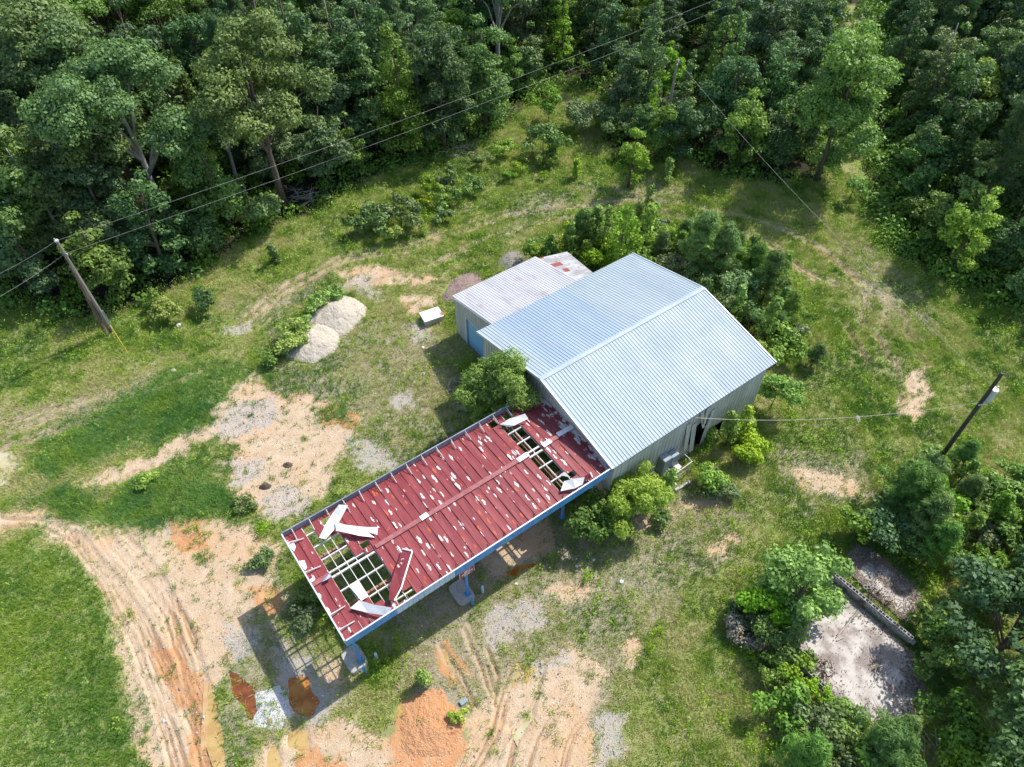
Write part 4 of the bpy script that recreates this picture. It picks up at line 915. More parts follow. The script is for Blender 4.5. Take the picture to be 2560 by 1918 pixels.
pile(1103, 566, 1.7, 1.2, .5, 'low grey rubble mound behind the annex', pilemat('grey_stone', (.2, .18, .17), (.4, .37, .34), (.3, .27, .24)), 17, .6, 'stone_mound')
pile(927, 1565, 1.75, 1.75, .42, 'bright orange clay mound with a dark red crack on its top', pilemat('orange_clay', (.46, .22, .10), (.66, .38, .20), (.62, .31, .13), (.42, .16, .08)), 23, .2, 'clay_mound')
pile(573, 1051, .38, .24, .2, 'small brown mud lump on the sandy yard', pilemat('brown_mud', (.13, .09, .07), (.25, .19, .15), (.2, .15, .12)), 31, 2.6, 'mud_mound', 0.0)
pile(622, 1005, .32, .22, .16, 'smaller brown mud lump near a green tuft on the yard', pilemat('brown_mud_b', (.15, .11, .08), (.28, .2, .16), (.22, .16, .12)), 35, 2.4, 'mud_mound', 0.0)
# rocks and scraps
def rock(a, c, r, label, col, cat='rock', nm='rock', flat=.6, rz=0, sx=1):
    p = G(a, c); ico = MB(); n = 8; vs = []; seed = random.random() * 99
    for i in range(5):
        th = PI * i / 4
        for j in range(n):
            ph = 2 * PI * j / n; k = .8 + .4 * vnoise(np.array(math.cos(ph) * 1.3 + seed), np.array(math.sin(ph) * 1.3 + th * 1.2), 4)
            vs.append((r * sx * k * math.sin(th) * math.cos(ph), r * k * math.sin(th) * math.sin(ph), r * flat * k * math.cos(th)))
    ico.add(vs, [(i * n + j, (i + 1) * n + j, (i + 1) * n + (j + 1) % n, i * n + (j + 1) % n) for i in range(4) for j in range(n)])
    o = ico.build(nm, simple(nm + '_stone', tuple(q * .8 for q in col), col, 6, .9, 0, .4)); o.location = (p[0], p[1], hz(p[0], p[1]) + r * flat * .3); o.rotation_euler = (0, 0, rz); return tag(o, label, cat)
rock(1853, 908, .17, 'long grey rock lying alone in the grass right of the warehouse', (.36, .33, .32), rz=.75, sx=2.6)
rock(1035, 1430 - 100, .001, 'speck', (.5, .5, .5)) if False else None
for a, c, r, l in ((1342, 1258, .16, 'white lump in the weeds below the warehouse corner'), (1246, 1223, .1, 'small white stone at the end of the puddle beside the canopy'), (1115, 1262, .11, 'small white stone on the pale gravel near the sign'),
                   (375, 802, .17, 'white stone beside the worn track under the leaning pole'), (387, 703, .2, 'white rubble in the weeds right of the leaning pole'), (914, 752, .14, 'pale stone left of the freezer'),
                   (915, 738 + 70, .12, 'pale chip in the grass below the freezer'), (505, 1640 - 10, .08, 'white chip by the bottom puddles'), (985, 790, .16, 'pale rubble at the shaded foot of the annex'), (1282, 1210, .1, 'white chip at the bush left of the sandy scar')):
    rock(a, c, r, l, (.7, .68, .64))
b = MB(); b.add([(-.25, -.1, .05), (.1, -.14, .02), (.3, .1, .12), (0, .05, .2), (-.2, .2, .06)], [(0, 1, 3), (1, 2, 3), (0, 3, 4)]); p = G(920, 1472)
o = b.build('plastic_scrap', M['white_sheet']); o.location = (p[0], p[1], hz(p[0], p[1]) + .3); o.modifiers.new('t', 'SOLIDIFY').thickness = .01; tag(o, 'crumpled white plastic scrap on the top edge of the clay mound', 'scrap')
b = MB(); b.box((0, 0, .06), (.4, .28, .1)); p = G(1162, 1485 + 53); o = b.build('plastic_scrap', M['bluegrey'], bevel=.03); p = G(1001, 1517); o.location = (p[0], p[1], hz(p[0], p[1])); tag(o, 'grey plastic scrap right of the clay mound', 'scrap')
# debris: dry branches heap in the gable shade
def heap(a, c, n, rad, ln, label, mat='deadwood', nm='brush_heap'):
    p = G(a, c); b = MB(); z0_ = hz(p[0], p[1])
    for k in range(n):
        r = rad * math.sqrt(random.random()); th = random.uniform(0, 2 * PI); x_, y_ = r * math.cos(th), r * math.sin(th); d = random.uniform(0, 2 * PI); l = ln * random.uniform(.4, 1)
        z_ = random.uniform(.03, .3); dz = random.uniform(-.1, .25); pts = [(x_, y_, z_), (x_ + math.cos(d) * l / 2, y_ + math.sin(d) * l / 2, z_ + dz + .05), (x_ + math.cos(d + .2) * l, y_ + math.sin(d + .2) * l, max(.02, z_ + dz))]
        b.tube(pts, [.028, .02, .008], 4)
    o = b.build(nm, M[mat]); o.location = (p[0], p[1], z0_); tag(o, label, 'brush heap'); return o
heap(985, 838, 26, .75, 1.1, 'heap of pale dead branches in the shade left of the round tree'); heap(660, 430, 40, 1.3, 1.8, 'tangle of grey dead branches at the foot of the wood'); heap(1000, 330, 40, 1.5, 1.8, 'grey brush heap under vines where the wires cross the wood edge')
heap(2080, 1180, 50, 1.9, 2.0, 'spread of grey dead branches in the weeds above the slab'); heap(1840, 322, 14, .7, 2.2, 'dark fallen branches across the grassy gap between the woods'); heap(1960, 1600, 34, 1.3, 1.8, 'dead branches at the shaded bottom end of the slab')

# ------------------------------------------------------------------ slab and block walls
def slabmat():
    m, t, b, out = nt('old_slab'); v = objco(t); n1 = noise(t, v, .9, 6, .6); col = mixc(t, mrange(t, n1, .40, .62), (.50, .46, .42), (.24, .20, .18)); col = mixc(t, mrange(t, noise(t, v, 2.4, 6, .7), .58, .66), col, (.17, .14, .12))
    col = mixc(t, mrange(t, noise(t, v, 14, 4, .7), .55, .75), col, (.38, .34, .3)); t.links.new(col, b.inputs['Base Color']); b.inputs['Roughness'].default_value = .9; bump(t, b, noise(t, v, 8, 5), .3, .02); return m
sm = slabmat()
for poly, l in ((slab_poly, 'stained concrete floor slab strewn with leaf litter below the long block wall'), (slab2_poly, 'pale cracked concrete floor slab above the long block wall')):
    cx_ = sum(p[0] for p in poly) / len(poly); cy_ = sum(p[1] for p in poly) / len(poly)
    b = MB(); b.prism([(p[0] - cx_, p[1] - cy_) for p in poly], -.3, .10); o = b.build('concrete_slab', sm, bevel=.03); o.location = (cx_, cy_, 0); tag(o, l, 'slab')
def blockwall(p, q, courses, label, missing=0):
    p = np.array(p); q = np.array(q); L = np.linalg.norm(q - p); ang = math.atan2(q[1] - p[1], q[0] - p[0]); n = int(round(L / .4)); w_ = L / n; b = MB(); T = .2
    for c_ in range(courses):
        for i in range(n):
            if c_ == courses - 1 and random.random() < missing: continue
            s = i * w_ + (.2 if c_ % 2 else 0); z_ = .0 + c_ * .2
            if c_ < courses - 1: b.box((s + w_ / 2, 0, z_ + .1), (w_ - .01, T, .19)); continue
            e = .03; hx = (w_ - .01 - 3 * e) / 2; x_ = s + .005
            for xx in (x_ + e / 2, x_ + e * 1.5 + hx, x_ + e * 2.5 + 2 * hx): b.box((xx, 0, z_ + .1), (e, T, .19))
            for yy in (-T / 2 + e / 2, T / 2 - e / 2):
                for xx in (x_ + e + hx / 2, x_ + 2 * e + hx * 1.5): b.box((xx, yy, z_ + .1), (hx, e, .19))
    o = b.build('block_wall', M['cmu']); o.location = (p[0], p[1], .05); o.rotation_euler = (0, 0, ang); return tag(o, label, 'block wall')
V2 = lambda a, c, z=.8: tuple(G(a, c, z)[:2])
def z3_(x, y, z=.8): return V2((2080 + x / 8.285) / SV, (1420 + y / 8.285) / SV, z)
blockwall(z3_(40, 60), z3_(1720, 1440), 3, 'long hollow-block wall running between the two slabs', .0)
def z4_(x, y, z=.7): return V2((1870 + x / 6.373) / SV, (1480 + y / 6.373) / SV, z)
blockwall(z4_(745, 1040, .6), z4_(1215, 1500, .6), 3, 'short hollow-block wall along the near edge of the stained slab')
blockwall(z4_(120, 470, .4), z4_(330, 620, .4), 2, 'low piece of block wall at the left corner of the slab, under the bright tree'); blockwall(z4_(140, 470, .3), z4_(420, 300, .3), 1, 'single course of blocks running under the bright tree')
def block(a, c, rz, label):
    p = G(a, c); b = MB(); e = .03; hx = (.39 - 3 * e) / 2
    for xx in (-.18, 0, .18): b.box((xx, 0, .1), (e, .2, .19))
    for yy in (-.085, .085):
        for xx in (-.09, .09): b.box((xx, yy, .1), (hx, e, .19))
    o = b.build('concrete_block', M['cmu']); o.location = (p[0], p[1], .1); o.rotation_euler = (0, 0, rz); tag(o, label, 'concrete block')
block((1870 + 560 / 6.373) / SV, (1480 + 655 / 6.373) / SV, -.55, 'single loose hollow block beside a weed tuft at the slab corner'); block((2080 + 690 / 8.285) / SV, (1420 + 440 / 8.285) / SV, -.6, 'loose hollow block lying behind the long block wall')
def branch(pts, radii, label, nm='fallen_branch', mat='deadwood', twigs=()):
    P_ = [G(a / SV, c / SV, z) for a, c, z in pts]; o0 = P_[0].copy(); b = MB(); b.tube([p - o0 for p in P_], radii, 6)
    for tw in twigs: Q = [G(a / SV, c / SV, z) - o0 for a, c, z in tw]; b.tube(Q, [.03, .012], 5)
    o = b.build(nm, M[mat]); o.location = tuple(o0); return tag(o, label, 'branch')
z3p = lambda x, y, z: (2080 + x / 8.285, 1420 + y / 8.285, z)
branch([z3p(540, 890, .55), z3p(480, 980, .45), z3p(390, 1060, .35), z3p(340, 1150, .3), z3p(170, 1340, .2), z3p(90, 1440, .16)], [.10, .08, .06, .06, .045, .02], 'long pale broken branch on the slab leaning toward the block wall', twigs=[(z3p(420, 1040, .4), z3p(470, 1080, .2)), (z3p(400, 1150, .3), z3p(460, 1050, .5))])
branch([z3p(100, 1510, .14), z3p(245, 1435, .16)], [.035, .025], 'short pale stick beside the thin end of the long branch')
z4p = lambda x, y, z: (1870 + x / 6.373, 1480 + y / 6.373, z)
branch([z4p(1100, 455, .13), z4p(1200, 340, .14), z4p(1270, 265, .15)], [.02, .035, .04], 'thin straight stick on the upper part of the stained slab')
branch([z4p(1090, 1330, .2), z4p(1270, 1150, .25)], [.06, .07], 'pale plank-like branch on the leaf pile by the near block wall')
heap((1870 + 1180 / 6.373) / SV, (1480 + 1230 / 6.373) / SV, 40, .5, .5, 'brown leaf and twig litter pile by the near block wall', 'bark_brown', 'litter_heap'); heap(1893, 1305, 44, .6, .5, 'brown leaf litter pile below the long block wall', 'bark_brown', 'litter_heap')

# ------------------------------------------------------------------ poles and wires
M['wire'] = simple('wire_metal', (.35, .34, .32), (.5, .49, .46), 3, .5, .4, 0); M['yellow'+'_p'] = simple('yellow_plastic', (.6, .42, .03), (.7, .5, .05), 4, .5, 0, 0)
M['pole_grey'] = simple('weathered_pole', (.16, .13, .11), (.30, .26, .22), 4, .9, 0, .6, (3, 3, .3)); M['pole_dark'] = simple('creosoted_pole', (.035, .03, .025), (.085, .07, .06), 4, .85, 0, .6, (3, 3, .3))
M['porcelain'] = simple('transformer_grey', (.5, .53, .55), (.6, .62, .64), 3, .4, .1, 0)
PL = G(280.6 / SV, 828.8 / SV); PR = G(2338 / SV, 1162 / SV)
def pole(base, h, top, mat, label, r=(.15, .095)):
    e = empty('utility_pole', (base[0], base[1], 0), 0, label, 'utility pole'); b = MB(); b.tube([(0, 0, -.3), ((top[0] - base[0]) / 2, (top[1] - base[1]) / 2, h / 2), (top[0] - base[0], top[1] - base[1], h)], [r[0], sum(r) / 2, r[1]], 12)
    b.build('pole', M[mat], e); return e
hL = 8.6; TL = G(141 / SV, 602 / SV, hL); eL = pole(PL, hL, TL, 'pole_grey', 'weathered grey utility pole leaning at the left, with yellow guy guard'); dL = TL - PL
b = MB(); b.cyl((dL[0], dL[1], hL - .05), .13, .1); b.cyl((dL[0] - .05, dL[1], hL + .05), .05, .16, r2=.03); b.build('insulator', M['porcelain'], eL)
b = MB(); b.cyl((dL[0] * .86 + .12, dL[1] * .86 - .1, hL * .86), .05, .14); b.build('insulator', M['porcelain'], eL)
b = MB(); b.tube([(.12, -.1, .2), (.13, -.12, 2.1)], .05, 6); b.build('conduit', M['bluegrey'], eL)
PS = G(276 / SV, 834 / SV); hS = 6.0; TS = G((100 + 385 / 4.873) / SV, (560 + 515 / 4.873) / SV, hS)
e = empty('old_pole_stub', (PS[0] - .25, PS[1] - .1, 0), 0, 'shorter brown pole stub strapped against the leaning utility pole', 'pole stub'); b = MB(); b.tube([(0, 0, -.3), (TS[0] - PS[0] + .25, TS[1] - PS[1] + .1, hS)], [.16, .13], 10); b.build('pole', simple('brown_pole', (.12, .07, .055), (.24, .15, .12), 4, .9, 0, .6, (3, 3, .3)), e)
GA = G(319 / SV, 882 / SV); gt = PL + (TL - PL) * .8; gt[2] = hL * .8
gw = empty('guy_wire', (GA[0], GA[1], 0), 0, 'guy wire with bright yellow guard at the foot of the left pole', 'guy wire'); b = MB(); tt_ = gt - GA; b.tube([(0, 0, 0), tuple(tt_)], .012, 5); b.build('wire', M['wire'], gw)
b = MB(); u_ = tt_ / np.linalg.norm(tt_); b.tube([tuple(u_ * .1), tuple(u_ * 2.3)], .04, 6); b.build('guard', M['yellow_p'], gw)
hR = 8.55; TR = G(2506 / SV, 933 / SV, hR); eR = pole(PR, hR, TR, 'pole_dark', 'dark utility pole with grey transformer on the right'); dR = TR - PR
o6 = lambda x, y, z: G((2300 + x / 5.918) / SV, (900 + y / 5.918) / SV, z)
tp = o6(1140, 470, 6.9) - PR; axis7 = dR * (6.9 / hR); b = MB(); b.cyl((axis7[0] + .30, axis7[1] - .12, 6.25), .23, .85, 16); b.cyl((axis7[0] + .30, axis7[1] - .12, 7.1), .24, .06, 16, r2=.2)
b.build('transformer', M['porcelain'], eR, smooth=False); b = MB(); b.cyl((axis7[0] + .42, axis7[1] - .16, 7.13), .035, .2); b.cyl((axis7[0] + .2, axis7[1] - .02, 7.13), .03, .17); b.box((axis7[0] + .1, axis7[1] - .03, 6.7), (.2, .08, .3)); b.build('bushing', M['porcelain'], eR)
a6 = dR * (6.1 / hR); b = MB(); b.tube([(a6[0] - .35, a6[1] - .05, 6.12), (a6[0] + .25, a6[1] - .15, 6.0)], .035, 5); b.tube([(a6[0] - .3, a6[1] - .2, 6.3), (a6[0] + .1, a6[1] - .25, 6.3)], .02, 5); b.box((a6[0], a6[1] - .17, 6.15), (.35, .05, .08)); b.build('service_bracket', M['porcelain'], eR)
def wire(P, Q, sag, label, r=.016, n=28, mat='wire', o_=None):
    P = np.array(P); Q = np.array(Q); pts = [P + (Q - P) * t - np.array([0, 0, sag * 4 * t * (1 - t)]) for t in np.linspace(0, 1, n)]
    b = MB(); b.tube([p - P for p in pts], r, 5); o = b.build('power_line', M[mat]); o.location = tuple(P); return tag(o, label, 'power line', 'overhead wires')
FP = G(1694 / SV, 150 / SV, 8.6)
far1 = G(1850 / SV, -26 / SV, 9.0); far2 = G(1850 / SV, 2 / SV, 8.0)
TL2 = PL + (TL - PL) * .87; TL2[2] = hL * .87
wire(TL, far1, .55, 'upper of the two overhead wires crossing in front of the left wood', .008); wire(TL2, far2, .55, 'lower of the two overhead wires crossing in front of the left wood', .008)
off1 = G(-160 / SV, 750 / SV, 7.9); off2 = G(-160 / SV, 822 / SV, 7.0)
wire(TL, off1, .3, 'upper wire leaving the left pole toward the left edge', .008); wire(TL2, off2, .3, 'lower wire leaving the left pole toward the left edge', .008)
b = MB(); e = empty('utility_pole', (FP[0], FP[1], 0), 0, 'grey utility pole mostly hidden in the wood, only its top showing', 'utility pole'); b.tube([(0, 0, -.2), (0, 0, 8.6)], [.16, .11], 10); b.build('pole', M['pole_grey'], e)
b = MB(); b.box((.1, 0, 8.3), (1.1, .09, .1), .6); b.build('crossarm', M['pole_grey'], e)
att = o6(1040, 350, 7.4)
wire(FP, att, .75, 'thin wire running from the hidden pole to the transformer pole', .008)
drop0 = PR + a6; drop0[2] = 6.1; drop1 = np.array([24.3, 15.0, 4.55]); wire(drop0, drop1, .8, 'twisted service cable from the transformer pole to the warehouse eave', .011)
# PART4
# ------------------------------------------------------------------ trees and shrubs
def tree_mesh(kind, h, r, seed, leaf=.30, dens=1.0):
    """returns (trunk MB, leaf quads array, tint array); everything in metres with the foot at the origin"""
    g = np.random.default_rng(seed); rnd = random.Random(seed); tb = MB(); cl = []
    lean = np.array([g.normal(0, .035), g.normal(0, .035)]) * h
    def spine(t): return np.array([lean[0] * t * t, lean[1] * t * t, h * t])
    def lobes(nl, zc_, rz_, per, spread, crad, low=-.55, flat=.8):
        for _l in range(nl):
            d = g.normal(0, 1, 3); d /= np.linalg.norm(d)
            if d[2] < low: d[2] *= -.7
            q = g.uniform(.42, .82); lr = g.uniform(.75, 1.25)
            c0 = np.array([d[0] * r * q * lr, d[1] * r * q * lr, zc_ + d[2] * rz_ * q]); c0[:2] += lean * (c0[2] / h) ** 2
            for _c in range(int(per * g.uniform(.6, 1.4))):
                e_ = g.normal(0, 1, 3); e_ /= np.linalg.norm(e_); e_ *= g.uniform(.3, 1.0) * spread * r
                p = c0 + e_ * np.array([1, 1, .75]); p[2] = min(max(p[2], .12), h * 1.03)
                cl.append((p, g.uniform(*crad) * r + .05, flat))
    if kind == 'broad':
        lobes(int(9 + 1.6 * r), .64 * h, .36 * h, 7, .30, (.10, .20)); th = .78; limbs = 7
    elif kind == 'full':
        lobes(int(9 + 1.2 * h), .50 * h, .52 * h, 6, .34, (.13, .24), -2); th = .85; limbs = 5
        cl.append((np.array([lean[0], lean[1], h * .95]), .2 * r, 1.))
    elif kind == 'cone':
        n = int(20 + 3.2 * h)
        for i in range(n):
            t = g.uniform(.12, .97); rad = r * (1 - t) ** .65 * (.9 if t > .3 else .6 + t); a = g.uniform(0, 2 * PI); q = g.uniform(.45, 1)
            cl.append((np.array([math.cos(a) * rad * q, math.sin(a) * rad * q, h * t]) + np.array([*(lean * t * t), 0]), max(.22, .30 * r * (1.15 - t * .8)), 1.0))
        cl.append((np.array([lean[0], lean[1], h * .97]), max(.2, .14 * r), 1.)); th = .95; limbs = 4
    elif kind == 'pine':
        n = int(60 + 9 * h)
        for i in range(n):
            t = g.uniform(.25, .98); rad = r * (1 - t) ** .6 * g.uniform(.7, 1.25); a = g.uniform(0, 2 * PI); q = g.uniform(.3, 1)
            cl.append((np.array([math.cos(a) * rad * q, math.sin(a) * rad * q, h * t + .12 * rad]) + np.array([*(lean * t * t), 0]), .13 * r + .07, .8))
        th = .95; limbs = 7
    elif kind == 'bush':
        lobes(int(6 + 2.2 * r), .46 * h, .50 * h, 5, .30, (.12, .23), -.2, .95)
        th = .5; limbs = 5
    elif kind == 'willow':
        lobes(int(15 + 3 * r), .56 * h, .50 * h, 8, .34, (.12, .2), -.9, .95)
        th = .8; limbs = 8
    # trunk and limbs
    tr = {'bush': .03 + .012 * r, 'cone': .025 + .011 * h, 'pine': .03 + .012 * h, 'full': .04 + .013 * h, 'willow': .05 + .011 * h, 'broad': .05 + .018 * h}[kind]
    path = [spine(t) + np.array([g.normal(0, .012 * h) * t, g.normal(0, .012 * h) * t, 0]) for t in np.linspace(0, th, 6)]; path[0][2] = -.25
    tb.tube(path, [tr * (1.25 if i == 0 else 1 - .8 * i / 5) for i in range(6)], 8)
    tgt = sorted(cl, key=lambda c: -c[1])[:limbs * 3]
    for p, rad, _ in tgt[::2] if kind != 'bush' else tgt[::2]:
        t0 = min(th * .9, max(.12, (p[2] / h) * (.55 if kind in ('broad', 'willow') else .8))); s = spine(t0); m1 = s * .5 + p * .5 + np.array([0, 0, .06 * h * (1 if kind in ('broad', 'willow') else 0)])
        tb.tube([s, s * .75 + m1 * .25, m1, p], [tr * .5 * (1 - t0 * .6), tr * .42 * (1 - t0 * .6), tr * .26, tr * .08], 5)
    # leaves
    Q = []; T = []
    for p, rad, fl in cl:
        area = 4 * PI * rad * rad; la = leaf * leaf * {'pine': .13, 'willow': .20}.get(kind, .34); n = int(min(900, max(24, dens * .95 * area / la * .62)))
        d = g.normal(0, 1, (n, 3)); d[:, 2] = d[:, 2] * .8 + .35; d /= np.linalg.norm(d, axis=1, keepdims=True); q = g.uniform(.35, 1.08, n) ** .5
        jag = 1 + .28 * np.sin(d[:, 0] * 5 + p[0]) * np.sin(d[:, 1] * 5 + p[1] * 2)
        pos = p + d * (rad * q * jag)[:, None] * np.array([1.12, 1.12, fl * .82])
        lw = {'pine': (1.5, .17), 'willow': (1.15, .34)}.get(kind, (1.0, .66)); sc = leaf * g.uniform(.65, 1.3, n)
        nr = d + np.array([0, 0, .35]); N = nr + g.normal(0, .5, (n, 3)); N /= np.linalg.norm(N, axis=1, keepdims=True)
        Tn = g.normal(0, 1, (n, 3)) + (d * 1.2 if kind == 'pine' else 0) + (np.array([0, 0, -.9]) if kind == 'willow' else 0); Tn = Tn - N * (Tn * N).sum(1, keepdims=True); Tn /= np.linalg.norm(Tn, axis=1, keepdims=True)
        B = np.cross(N, Tn); a = (sc * lw[0] / 2)[:, None]; b = (sc * lw[1] / 2)[:, None]; V = np.empty((n, 4, 3), np.float32)
        V[:, 0] = pos - Tn * a; V[:, 1] = pos + B * b + N * b * .25; V[:, 2] = pos + Tn * a; V[:, 3] = pos - B * b + N * b * .25
        Q.append(V); T.append(np.clip(g.uniform(.2, .8) + g.normal(0, .17, n), 0, 1))
    return tb, np.concatenate(Q), np.concatenate(T)
MESH = {}
def treeproto(key, kind, h, r, seed, mat, bark='bark_brown', leaf=.3, dens=1.0):
    tb, Q, T = tree_mesh(kind, h, r, seed, leaf, dens); me = fastmesh('crown', Q, 4); fattr(me, 'tint', T); me.materials.append(M[mat]); tm = tb.mesh('trunk', True); tm.materials.append(M[bark]); MESH[key] = (tm, me, h, r)
    return len(Q)
NM = dict(full='vine_covered_tree', broad='broadleaf_tree', cone='conical_tree', pine='young_pine', bush='shrub', willow='willow_tree')
CT = dict(full='tree', broad='tree', cone='tree', pine='pine', bush='shrub', willow='tree')
def place(key, kind, x, y, sc, rz, label, group=None, name=None, cat=None, z=None, sz=None):
    tm, me, h, r = MESH[key]; e = empty(name or NM[kind], (x, y, (hz(x, y) if z is None else z)), rz, label, cat or CT[kind], group); e.scale = (sc, sc, sz or sc)
    for n, m_ in (('trunk', tm), ('crown', me)):
        o = bpy.data.objects.new(n, m_); C.objects.link(o); o.parent = e
    return e
hid = 0
def hero(kind, vx, vy, h, r_, mat, label, bark='bark_brown', leaf=.235, dens=1.0, name=None, cat=None, group=None):
    r = r_ * ({'willow': 1.04, 'broad': .95, 'cone': 1.12, 'pine': 1.12, 'bush': 1.0, 'full': 1.0}[kind]); h = h * .97
    global hid; hid += 1; key = 'hero%d' % hid; n = treeproto(key, kind, h, r, 1000 + hid * 7, mat, bark, leaf, dens); p = G(vx, vy); place(key, kind, p[0], p[1], 1, 0, label, group, name, cat); return (p[0], p[1], r)
K = []
A_ = K.append
# the wood, front trees one can tell apart
A_(hero('broad', 372, 492, 17, 6.3, 'blue', 'huge grey-green oak on a pale straight trunk at the left wood edge', 'bark_grey', .235, name='oak_tree'))
A_(hero('broad', 272, 508, 13.5, 5.4, 'mid', 'large leaning oak with forked pale trunk left of the straight pale trunk', 'bark_grey', .235, name='oak_tree'))
A_(hero('broad', 70, 590, 12.5, 5.0, 'mid', 'broad green tree at the left edge of the photo above the leaning pole', 'bark_grey', .30))
A_(hero('broad', 614, 448, 17, 5.6, 'olive', 'tall olive-green tree on a thick brown trunk, right of the huge oak', 'bark_brown', .235))
A_(hero('full', 500, 492, 9, 2.9, 'mid', 'vine-hung green tree between the pale trunk and the thick brown trunk', 'bark_brown', .24))
A_(hero('bush', 440, 545, 4.2, 3.0, 'dark', 'dark rounded undergrowth shrub below the pale trunk', leaf=.26)); A_(hero('bush', 560, 490, 4, 2.6, 'olive', 'olive shrub at the foot of the thick brown trunk', leaf=.26))
A_(hero('cone', 816, 335, 11.5, 2.0, 'blue', 'narrow pale green spire tree standing out from the dark wood', leaf=.28)); A_(hero('full', 712, 400, 9, 2.7, 'blue', 'vine-smothered blue-green tree left of the pale spire tree', leaf=.28))
A_(hero('cone', 880, 340, 13, 2.6, 'mid', 'dark green spire just right of the pale spire tree')); A_(hero('full', 960, 322, 12.5, 2.9, 'dark', 'tall dark green tree above the meeting point of the wires and the wood edge')); A_(hero('full', 1050, 278, 11.5, 2.7, 'mid', 'tall green tree at the inner corner of the wood'))
A_(hero('cone', 1388, 262, 12, 2.0, 'mid', 'narrow green spire tree near the far ends of the wires')); A_(hero('full', 1357, 404, 5.9, 1.6, 'yellow', 'bright yellow-green sapling standing alone in front of the wood', leaf=.17, name='yellow_sapling'))
A_(hero('bush', 1172, 338, 3.8, 2.2, 'blue', 'vine-covered round shrub in the notch of the wood', leaf=.24)); A_(hero('bush', 1185, 262, 4.0, 1.6, 'bright', 'bright green shrub above the vine-covered round shrub', leaf=.24)); A_(hero('bush', 1262, 282, 3.4, 2.4, 'olive', 'pale grey-green shrub in the grassy notch between the woods', leaf=.22))
A_(hero('full', 1762, 392, 14.8, 4.0, 'brightmid', 'big bright-topped green tree left of the grassy gap', leaf=.26)); A_(hero('full', 1690, 365, 8, 2.8, 'dark', 'dark round tree beside the big bright-topped one')); A_(hero('broad', 2052, 318, 9.5, 2.7, 'yellow', 'yellow-green round tree inside the right wood', leaf=.24))
A_(hero('full', 1590, 362, 8, 2.5, 'brightmid', 'light green rounded tree at the foot of the middle wood', leaf=.26)); A_(hero('bush', 1520, 330, 5.5, 2.6, 'blue', 'silvery green tall shrub at the edge of the middle wood', leaf=.24)); A_(hero('bush', 1330, 300, 3.6, 2.4, 'blue', 'flat-topped bluish shrub behind the bright yellow sapling', leaf=.24))
A_(hero('cone', 1905, 215, 15, 2.2, 'dark', 'tall ivy-clad trunk leaning at the right side of the grassy gap', leaf=.25)); A_(hero('full', 2170, 300, 10, 3.0, 'mid', 'mid green tree near the right edge, right of the yellow-green tree', leaf=.28)); A_(hero('cone', 1440, 395, 2.6, .7, 'bright', 'small bright sapling right of the yellow one', leaf=.2)); A_(hero('cone', 1245, 385, 2.0, .45, 'yellow', 'slim light sapling left of the yellow one', leaf=.18))
A_(hero('bush', 1835, 430, 3.0, 1.3, 'bright', 'upright light green weed clump in the mouth of the grassy gap', leaf=.2)); A_(hero('bush', 1845, 335, 1.6, .9, 'drybrush', 'grey dry shrub at the left of the grassy gap', leaf=.16, name='dry_shrub'))
A_(hero('full', 1418, 350, 6.0, 1.9, 'mid', 'mid green leafy tree left of the hidden pole', leaf=.22)); A_(hero('full', 1458, 352, 6.4, 2.0, 'dark', 'dark leafy tree in front of the hidden pole', leaf=.22)); A_(hero('full', 1385, 325, 4.6, 1.8, 'blue', 'bluish vine-covered shrub tree behind the yellow sapling', leaf=.22))
# clearing bushes
A_(hero('bush', 868, 492, 2.9, 2.2, 'mid', 'large dark green bush in the clearing, right one of the pair', leaf=.22)); A_(hero('bush', 815, 503, 2.5, 2.1, 'mid', 'large dark green bush in the clearing, left one of the pair', leaf=.22)); A_(hero('bush', 925, 430, 2.8, 1.3, 'bright', 'bright bush behind the dark pair in the clearing', leaf=.2)); A_(hero('cone', 975, 405, 2.4, .8, 'mid', 'small dark pointed bush at the wood edge', leaf=.2)); A_(hero('cone', 955, 448, 2.2, .8, 'bright', 'little bright pointed bush right of the dark pair', leaf=.2))
A_(hero('bush', 445, 672, 2.4, 1.0, 'dark', 'dark upright bush above the worn track, right of the leaning pole', leaf=.2)); A_(hero('bush', 362, 688, 2.2, 1.3, 'yellow', 'yellow-green weed bush just right of the leaning pole', leaf=.2)); A_(hero('cone', 597, 566, 2.0, .45, 'mid', 'thin lone sapling on the grass left of the dark bush pair', leaf=.17)); A_(hero('cone', 340, 665, 1.8, .5, 'bright', 'small bright sapling behind the yellow-green weed bush', leaf=.18))
A_(hero('bush', 636, 742, 1.9, 1.7, 'yellow', 'yellow-green bush hugging the left side of the nearer gravel pile', leaf=.17)); A_(hero('bush', 604, 775, 1.1, 1.1, 'bright', 'low green bush left of the nearer gravel pile', leaf=.17)); A_(hero('bush', 688, 672, 1.8, 1.2, 'bright', 'green bush behind the farther gravel pile', leaf=.17)); A_(hero('bush', 722, 648, 1.5, 1.0, 'bright', 'small bush right of the one behind the farther pile', leaf=.17)); A_(hero('bush', 655, 715, 1.2, 1.0, 'bright', 'small bush wedged between the two gravel piles', leaf=.17))
A_(hero('bush', 320, 1043, .7, .75, 'yellow', 'low yellow-green bush beside the sandy path', leaf=.14)); A_(hero('bush', 988, 1552, .75, .42, 'yellow', 'small bright bush on the right flank of the clay mound', leaf=.13)); A_(hero('cone', 918, 1478, 1.5, .3, 'bright', 'thin sapling at the top edge of the clay mound', leaf=.15)); A_(hero('bush', 1000, 980, .7, .6, 'mid', 'low bush at the far fascia of the canopy', leaf=.14))
